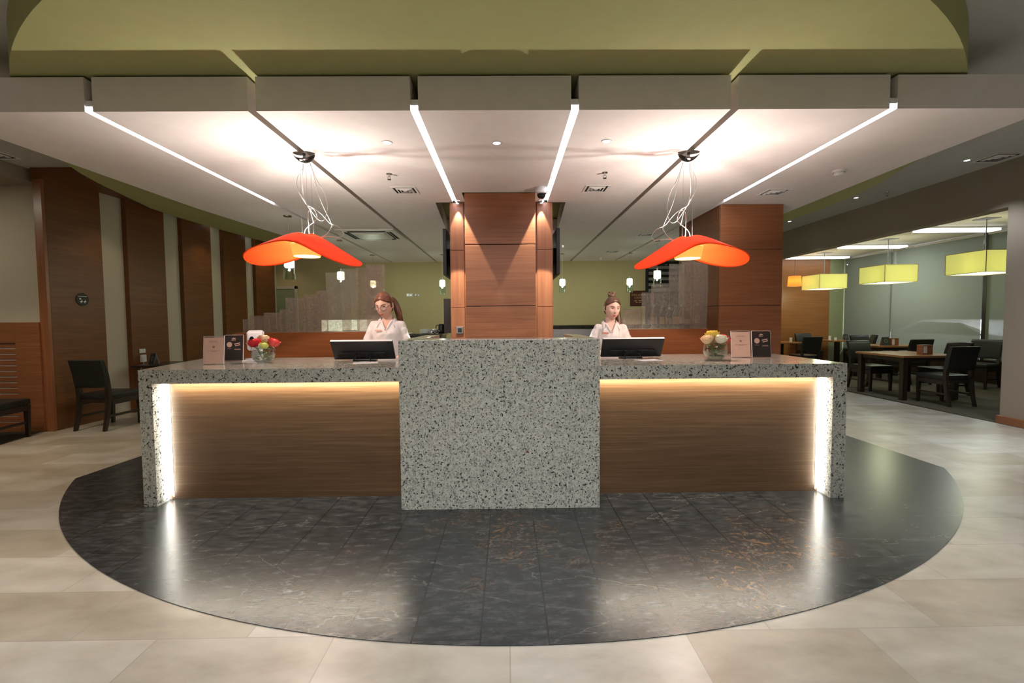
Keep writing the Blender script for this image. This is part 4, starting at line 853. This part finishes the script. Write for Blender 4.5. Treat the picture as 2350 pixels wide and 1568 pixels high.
# ------------------------------------------------------------------ the two clerks
def gs(*a): return math.exp(-sum(x*x for x in a))
def sm(x): x = max(0,min(1,x)); return x*x*(3-2*x)
def head_pt(d):
    x, y, z = d; p = Vector((x*.073, y*.092, z*.113))
    if z < 0:
        t = -z; p.x *= 1-.30*t**1.5
        if y > 0: p.y *= 1-.35*t
        else: p.y -= .004*t
    if y < 0:
        f = sm(-y*1.8)
        p.y += .006*f*gs(x/.9, (z-.1)/.6)
        p.y -= f*(.010*gs(x/.11,(z-.02)/.30) + .015*gs(x/.17,(z+.20)/.14))      # nose bridge and tip
        p.y += f*.010*(gs((x-.40)/.20,(z-.10)/.13)+gs((x+.40)/.20,(z-.10)/.13))  # eye sockets
        p.y -= f*.004*gs(x/.5,(z-.30)/.12)
        p.y -= f*.006*gs(x/.30,(z+.50)/.12)                                       # mouth
        p.y += f*.004*gs(x/.30,(z+.66)/.08)
        p.y -= f*.007*gs(x/.30,(z+.84)/.16)                                       # chin
        p.y -= f*.004*(gs((x-.6)/.25,(z+.22)/.25)+gs((x+.6)/.25,(z+.22)/.25))
    return p
def remeshed(name, bm, m, vox, parent, smooth_it=3, cut=None, wr=0):
    me = bpy.data.meshes.new('tmp'); bm.to_mesh(me); bm.free(); t = bpy.data.objects.new('tmp', me); COL.objects.link(t)
    r = t.modifiers.new('r','REMESH'); r.mode = 'VOXEL'; r.voxel_size = vox
    s = t.modifiers.new('s','SMOOTH'); s.factor = .5; s.iterations = smooth_it
    bpy.context.view_layer.update(); me2 = bpy.data.meshes.new_from_object(t.evaluated_get(bpy.context.evaluated_depsgraph_get()))
    bpy.data.objects.remove(t); b = BM(); b.from_mesh(me2); bpy.data.meshes.remove(me2)
    if wr:
        b.normal_update()
        for v in b.verts:
            c = v.co; q = abs(mnoise.noise(Vector((c.x*11+c.z*5, c.y*9, c.z*7-c.x*6))))*1.6 + .6*abs(mnoise.noise(Vector((c.x*26, c.y*22, c.z*17))))
            v.co = c + v.normal*wr*(.55-min(q,1.1))
    if cut:
        dele = [f for f in b.faces if cut(f.calc_center_median())]
        bmesh.ops.delete(b, geom=dele, context='FACES')
    return obj(name, b, m, parent, True)
TOR = [(.86,.165,.108,0),(.93,.172,.112,.0),(1.0,.150,.100,0),(1.07,.126,.088,.0),(1.14,.134,.094,-.004),(1.21,.150,.112,-.014),(1.27,.156,.114,-.016),(1.33,.152,.098,-.004),(1.375,.125,.075,.006),(1.405,.072,.056,.012),(1.43,.052,.052,.012)]
def ring(z, hw, dp, yo, n=28, g=0, p=2.3):
    R = []
    for k in range(n):
        a = 2*PI*k/n; c, s = math.cos(a), math.sin(a); e = 2/p
        R.append(((hw+g)*math.copysign(abs(c)**e,c), yo+(dp+g)*math.copysign(abs(s)**e,s), z))
    return R
def person(loc, rz, height, hair_m, skin_m, label, yaw, pitch, roll_, hands, elbows, glasses, updo, badge_m, ponyside, bw=.9, hs=1.12):
    k = height/1.68; t = thing('person', label, 'person', loc, rz); t.scale = (k,k,k)
    HM = Matrix.Translation((0,.012,1.465)) @ Matrix.Rotation(yaw,4,'Z') @ Matrix.Rotation(pitch,4,'X') @ Matrix.Rotation(roll_,4,'Y') @ Matrix.Translation((0,-.018,.1)) @ Matrix.Scale(hs,4)
    def H(p): return HM @ Vector(p)
    TR = [(z,hw*bw,dp,yo) for z,hw,dp,yo in TOR]
    b = BM(); loft(b, [ring(*r) for r in TR])
    tube(b, [(0,.02,1.36),(0,.012,1.44),H((0,.012,-.03))], [.056,.050,.050], 20)
    hb = bmesh.new(); bmesh.ops.create_uvsphere(hb, u_segments=64, v_segments=48, radius=1)
    for v in hb.verts: v.co = H(head_pt(v.co.normalized()))
    merge(b, hb)
    for s in (-1,1): sphere(b, (0,0,0), 1, 14, 10, M=HM @ Matrix.Translation((s*.073,.008,-.004)) @ Matrix.Rotation(s*.3,4,'Z') @ Matrix.Diagonal((.010,.018,.030,1)))
    arms = []
    for s, hd, el in ((-1,hands[0],elbows[0]),(1,hands[1],elbows[1])):
        sh = Vector((s*.160*bw,.005,1.345)); el = Vector(el); wr = Vector(hd)
        tube(b, [Vector((s*.11,.008,1.34)),sh,(sh+el)/2,el,el.lerp(wr,.35),wr], [.045,.042,.036,.031,.030,.021], 16); arms.append((sh,el,wr))
        d = (wr-el).normalized(); side = d.cross(Vector((0,0,1))).normalized(); up = side.cross(d)
        palm = wr+d*.045; 
        sphere(b, (0,0,0), 1, 16, 12, M=Matrix.Translation(palm) @ Matrix(((d.x,side.x,up.x,0),(d.y,side.y,up.y,0),(d.z,side.z,up.z,0),(0,0,0,1))) @ Matrix.Diagonal((.052,.040,.015,1)))
        for q, (off, ln) in enumerate(((-.030,.062),(-.010,.074),(.010,.072),(.029,.058))):
            p0 = palm+d*.030+side*off; p1 = p0+d*ln*.5+side*off*.12+up*.004; p2 = p1+d*ln*.32-up*.012; p3 = p2+d*ln*.2-up*.014
            tube(b, [p0,p1,p2,p3], [.0088,.0084,.0078,.0058], 8)
        p0 = palm-d*.022-side*s*.028; p1 = p0+d*.026-side*s*.022; p2 = p1+d*.030-side*s*.006-up*.006
        tube(b, [p0,p1,p2], [.0115,.0098,.0075], 8)
    for s in (-1,1): tube(b, [(s*.085,0,.92),(s*.088,0,.75),(s*.085,-.005,.48),(s*.083,.01,.30),(s*.08,.012,.08)], [.083,.075,.052,.050,.034], 18); sphere(b, (s*.082,-.05,.045), .05, 16, 10, (.8,2.0,.75))
    body = remeshed('body', b, skin_m, .0052, t, 2)
    # shirt
    b = BM(); loft(b, [ring(z,hw,dp,yo,g=.013+(.008 if z < 1.2 else 0)) for z,hw,dp,yo in TR[1:10]]); 
    for i, (sh,el,wr) in enumerate(arms):
        s = -1 if i == 0 else 1; w1 = el.lerp(wr,.93)
        pts = catmull([Vector((s*.11,.006,1.33)),sh+Vector((0,0,.002)),(sh+el)/2,el,el.lerp(wr,.4),w1], 6)
        rad = [(.056-.014*j/(len(pts)-1)) + .0028*math.sin(j*2.1+i) for j in range(len(pts))]; tube(b, pts, rad, 20)
    def vcut(c):
        return c.y < .0 and c.z > 1.302 and abs(c.x) < (c.z-1.302)*.45 or c.z > 1.412
    shirt = remeshed('shirt', b, 'shirt_cloth', .0065, t, 4, vcut, .008)
    for s in (-1,1):     # collar flaps
        b = bmesh.new(); rows = []
        for j in range(9):
            u = j/8; a = PI/2 - s*0 ; ang = PI/2 + s*(-1)*u*PI*.80     # from the nape to the front
            cx, cy = math.cos(ang), math.sin(ang)
            top = Vector((cx*.064, .012+cy*(.064+.012*u), 1.442-.050*u*u)); bot = Vector((cx*(.094+.004*u), .010+cy*(.092+.040*u), 1.414-.060*u-.018*sm((u-.6)/.4)))
            if j >= 7: bot += Vector((s*.030,-.010,-.012))*(1 if j == 8 else .45)
            rows.append((b.verts.new(top), b.verts.new((top+bot)/2+Vector((cx,cy,.6))*.010), b.verts.new(bot)))
        for r0, r1 in zip(rows, rows[1:]):
            for q in (0,1): b.faces.new((r0[q],r1[q],r1[q+1],r0[q+1]))
        o = obj('collar', b, 'shirt_cloth', shirt, True); md = o.modifiers.new('s','SOLIDIFY'); md.thickness = .003
    for s in (-1,1):
        b = BM(); tube(b, catmull([(s*.050,-.066,1.402),(s*.034,-.104,1.365),(s*.004,-.136,1.303)],5), .0075, 8, .4); obj('neckline', b, 'shirt_cloth', shirt, True)
    b = BM(); box(b, -.013,.013,-.1405,-.1375,1.10,1.295,.001, Matrix.Rotation(0,4,'X'))
    for z, yy in ((1.28,-.1435),(1.22,-.1425),(1.16,-.128)): sphere(b, (0,yy,z), .0042, 8, 6, (1,.5,1))
    bmesh.ops.delete(b, geom=[f for f in b.faces if abs(f.calc_center_median().x) > .006 and f.calc_area() > .002], context='FACES_ONLY') if False else None
    b.free(); b = BM()
    for z, yy in ((1.285,-.1445),(1.225,-.1410),(1.165,-.1265),(1.11,-.118)): sphere(b, (.004,yy,z), .0045, 8, 6, (1,.5,1))
    obj('buttons', b, 'label_paper', shirt, True)
    b = BM(); box(b, -.034,.034,-.003,.003,-.0095,.0095,.002, Matrix.Translation((-.070,-.1365,1.300)) @ Matrix.Rotation(-.20,4,'Z') @ Matrix.Rotation(.04,4,'Y')); bd = obj('name_badge', b, badge_m, t, label='small name badge on the shirt')
    b = BM(); loft(b, [ring(z,hw,dp,yo,g=.012) for z,hw,dp,yo in ((.84,.168,.11,0),(.9,.172,.112,0),(.955,.168,.110,0),(.99,.155,.103,0))])
    for s in (-1,1): tube(b, [(s*.086,0,.9),(s*.088,0,.75),(s*.085,-.003,.48),(s*.083,.008,.3),(s*.08,.008,.07)], [.092,.086,.066,.062,.060], 20)
    remeshed('trousers', b, 'trouser_cloth', .012, t, 3)
    for s in (-1,1):
        b = BM(); sphere(b, (s*.082,-.05,.04), .056, 18, 12, (.82,2.1,.74)); obj('shoe', b, 'black_gloss', t, True)
    # face
    def on(x, z, out=0):
        y = -math.sqrt(max(0,1-x*x-z*z)); p = head_pt((x,y,z)); p.y -= out; return p
    for s in (-1,1):
        e = on(s*.40,.075); b = BM(); sphere(b, (0,0,0), 1, 20, 14, M=HM @ Matrix.Translation(e+Vector((0,.0045,0))) @ Matrix.Rotation(s*.22,4,'Z') @ Matrix.Diagonal((.0140,.0075,.0050,1))); eo = obj('eye', b, 'eye_white', t, True)
        b = BM(); sphere(b, (0,0,0), 1, 14, 10, M=HM @ Matrix.Translation(e+Vector((.001,-.0015,-.0012))) @ Matrix.Diagonal((.0056,.0026,.0052,1))); obj('iris', b, 'iris', eo, True)
        b = BM(); pts = [HM @ (on(s*(.40+.19*q), .075+.050*(1-q*q)+.012*q, .0012)) for q in [-1+2*i/8 for i in range(9)]]; tube(b, pts, [.0008,.0013,.0017,.0019,.002,.002,.0021,.002,.001], 6); obj('eyelash', b, 'iris', t, True)
        b = BM(); pts = [HM @ (on(s*(.42+.26*q), .235+.045*(1-(q-.35)**2)-.02*q, .0010)) for q in [-1+2*i/8 for i in range(9)]]; tube(b, pts, [.0016,.0028,.0031,.003,.0028,.0025,.002,.0015,.0007], 6); obj('eyebrow', b, 'brow', t, True)
    b = BM(); tube(b, [HM @ on(q*.27, -.468+.02*(1-q*q)*(1 if abs(q)>.2 else .75), .0008) for q in [-1+2*i/10 for i in range(11)]], [.0006]+[.0030+.0012*math.sin(PI*i/10) for i in range(1,10)]+[.0006], 8)
    tube(b, [HM @ on(q*.22, -.545+.025*q*q, .0012) for q in [-1+2*i/10 for i in range(11)]], [.0008]+[.0034+.0022*math.sin(PI*i/10) for i in range(1,10)]+[.0008], 8); obj('lips', b, 'lips', t, True)
    # hair
    b = BM(); hb = bmesh.new(); bmesh.ops.create_uvsphere(hb, u_segments=56, v_segments=44, radius=1)
    for v in hb.verts:
        d = v.co.normalized(); x, y, z = d
        part = .05*math.exp(-((x-(.0 if updo else .12))/.10)**2)
        top = sm((z-(.60+part-.42*x*x))*9+.5); back = sm((y+.20-.20*max(z,0)+.10*abs(x))*7+.5); mk = max(top, back)
        low = sm((z+.62)*5) if y > -.1 else sm((z+.25)*6)
        f = .93 + (.155+(.02 if z > .3 else 0)+.012*mnoise.noise(Vector((x*5,y*2,z*2))))*mk*low
        p = head_pt(d); v.co = H(p*f)
    merge(b, hb); hr = obj('hair', b, hair_m, t, True)
    b = BM()
    if updo:
        c = H((0,.045,.115)); sphere(b, c, .036, 18, 12, (1.1,1,.8))
        for q in range(9):
            a = q*.7; e_ = c+Vector((math.cos(a)*.045,math.sin(a)*.02+.0,.022+.012*math.sin(q*2.2))); tube(b, catmull([c,(c+e_)/2+Vector((0,0,.018)),e_],4), [.011]*8+[.002], 6)
        P = [c+Vector((0,.02,0)),H((.05,.11,.06)),H((.088,.085,-.03)),H((.093,.035,-.10)),H((.098,-.005,-.165)),H((.105,-.02,-.215))]
        pp = catmull(P, 6); tube(b, pp, [.026+.009*math.sin(PI*i/(len(pp)-1))-.022*(i/(len(pp)-1))**3 for i in range(len(pp))], 12)
    else:
        P = [H((.0,.092,.045)),H((.035*ponyside,.125,-.01)),H((.065*ponyside,.10,-.09)),H((.075*ponyside,.085,-.15)),H((.08*ponyside,.09,-.23)),H((.07*ponyside,.10,-.32))]
        pp = catmull(P, 6); tube(b, pp, [.028+.010*math.sin(PI*i/(len(pp)-1))-.026*(i/(len(pp)-1))**3 for i in range(len(pp))], 12)
        tube(b, catmull([H((-.078,.005,.0)),H((-.080,.015,-.06)),H((-.070,.03,-.11))],5), [.012]*10+[.004], 8)
    obj('ponytail', b, hair_m, hr, True)
    if glasses:
        g = BM()
        for s in (-1,1):
            e = on(s*.40,.075); c = HM @ Vector((s*.0325, -.0985, e.z-.006)); ax = HM.to_3x3(); ring_p = [c+ax @ Vector((.0245*math.cos(a),.0035*math.cos(a)*s*1,.0225*math.sin(a))) for a in [2*PI*q/24 for q in range(25)]]
            tube(g, ring_p, .0016, 6); tube(g, [HM @ Vector((s*.056,-.096,e.z)), HM @ Vector((s*.074,-.05,e.z+.004)), HM @ Vector((s*.078,.015,e.z+.004))], .0014, 6)
        tube(g, [HM @ Vector((-.009,-.1005,.006)), HM @ Vector((0,-.1035,.009)), HM @ Vector((.009,-.1005,.006))], .0015, 6)
        gl = obj('glasses', g, 'black_gloss', t, True)
        b = BM()
        for s in (-1,1): sphere(b, (0,0,0), 1, 16, 6, M=HM @ Matrix.Translation((s*.0325,-.0985,.002)) @ Matrix.Diagonal((.0232,.0008,.0212,1)))
        obj('lens', b, 'glass_lens', gl, True)
        b = BM()
        for s in (-1,1): sphere(b, HM @ Vector((s*.076,.0,-.038)), .0042, 10, 8)
        obj('earring', b, 'pearl', t, True)
    return t
person((-1.235,1.285,0), .12, 1.685, 'hair_auburn', 'skin', 'person in a white shirt with round glasses looking down behind the left monitor', -.32, .36, -.04,
       ((-.13,-.27,1.055),(.17,-.27,1.055)), ((-.235,-.03,1.10),(.225,-.02,1.10)), True, False, 'badge_pale', 1, .80, 1.15)
person((1.07,1.285,0), -.10, 1.625, 'hair_brown', 'skin_fair', 'person in a white shirt with high ponytail and red badge behind the right monitor', .26, .20, .05,
       ((-.15,-.27,1.095),(.14,-.27,1.095)), ((-.24,-.03,1.13),(.225,-.03,1.13)), False, True, 'badge', 1, .74, 1.1)
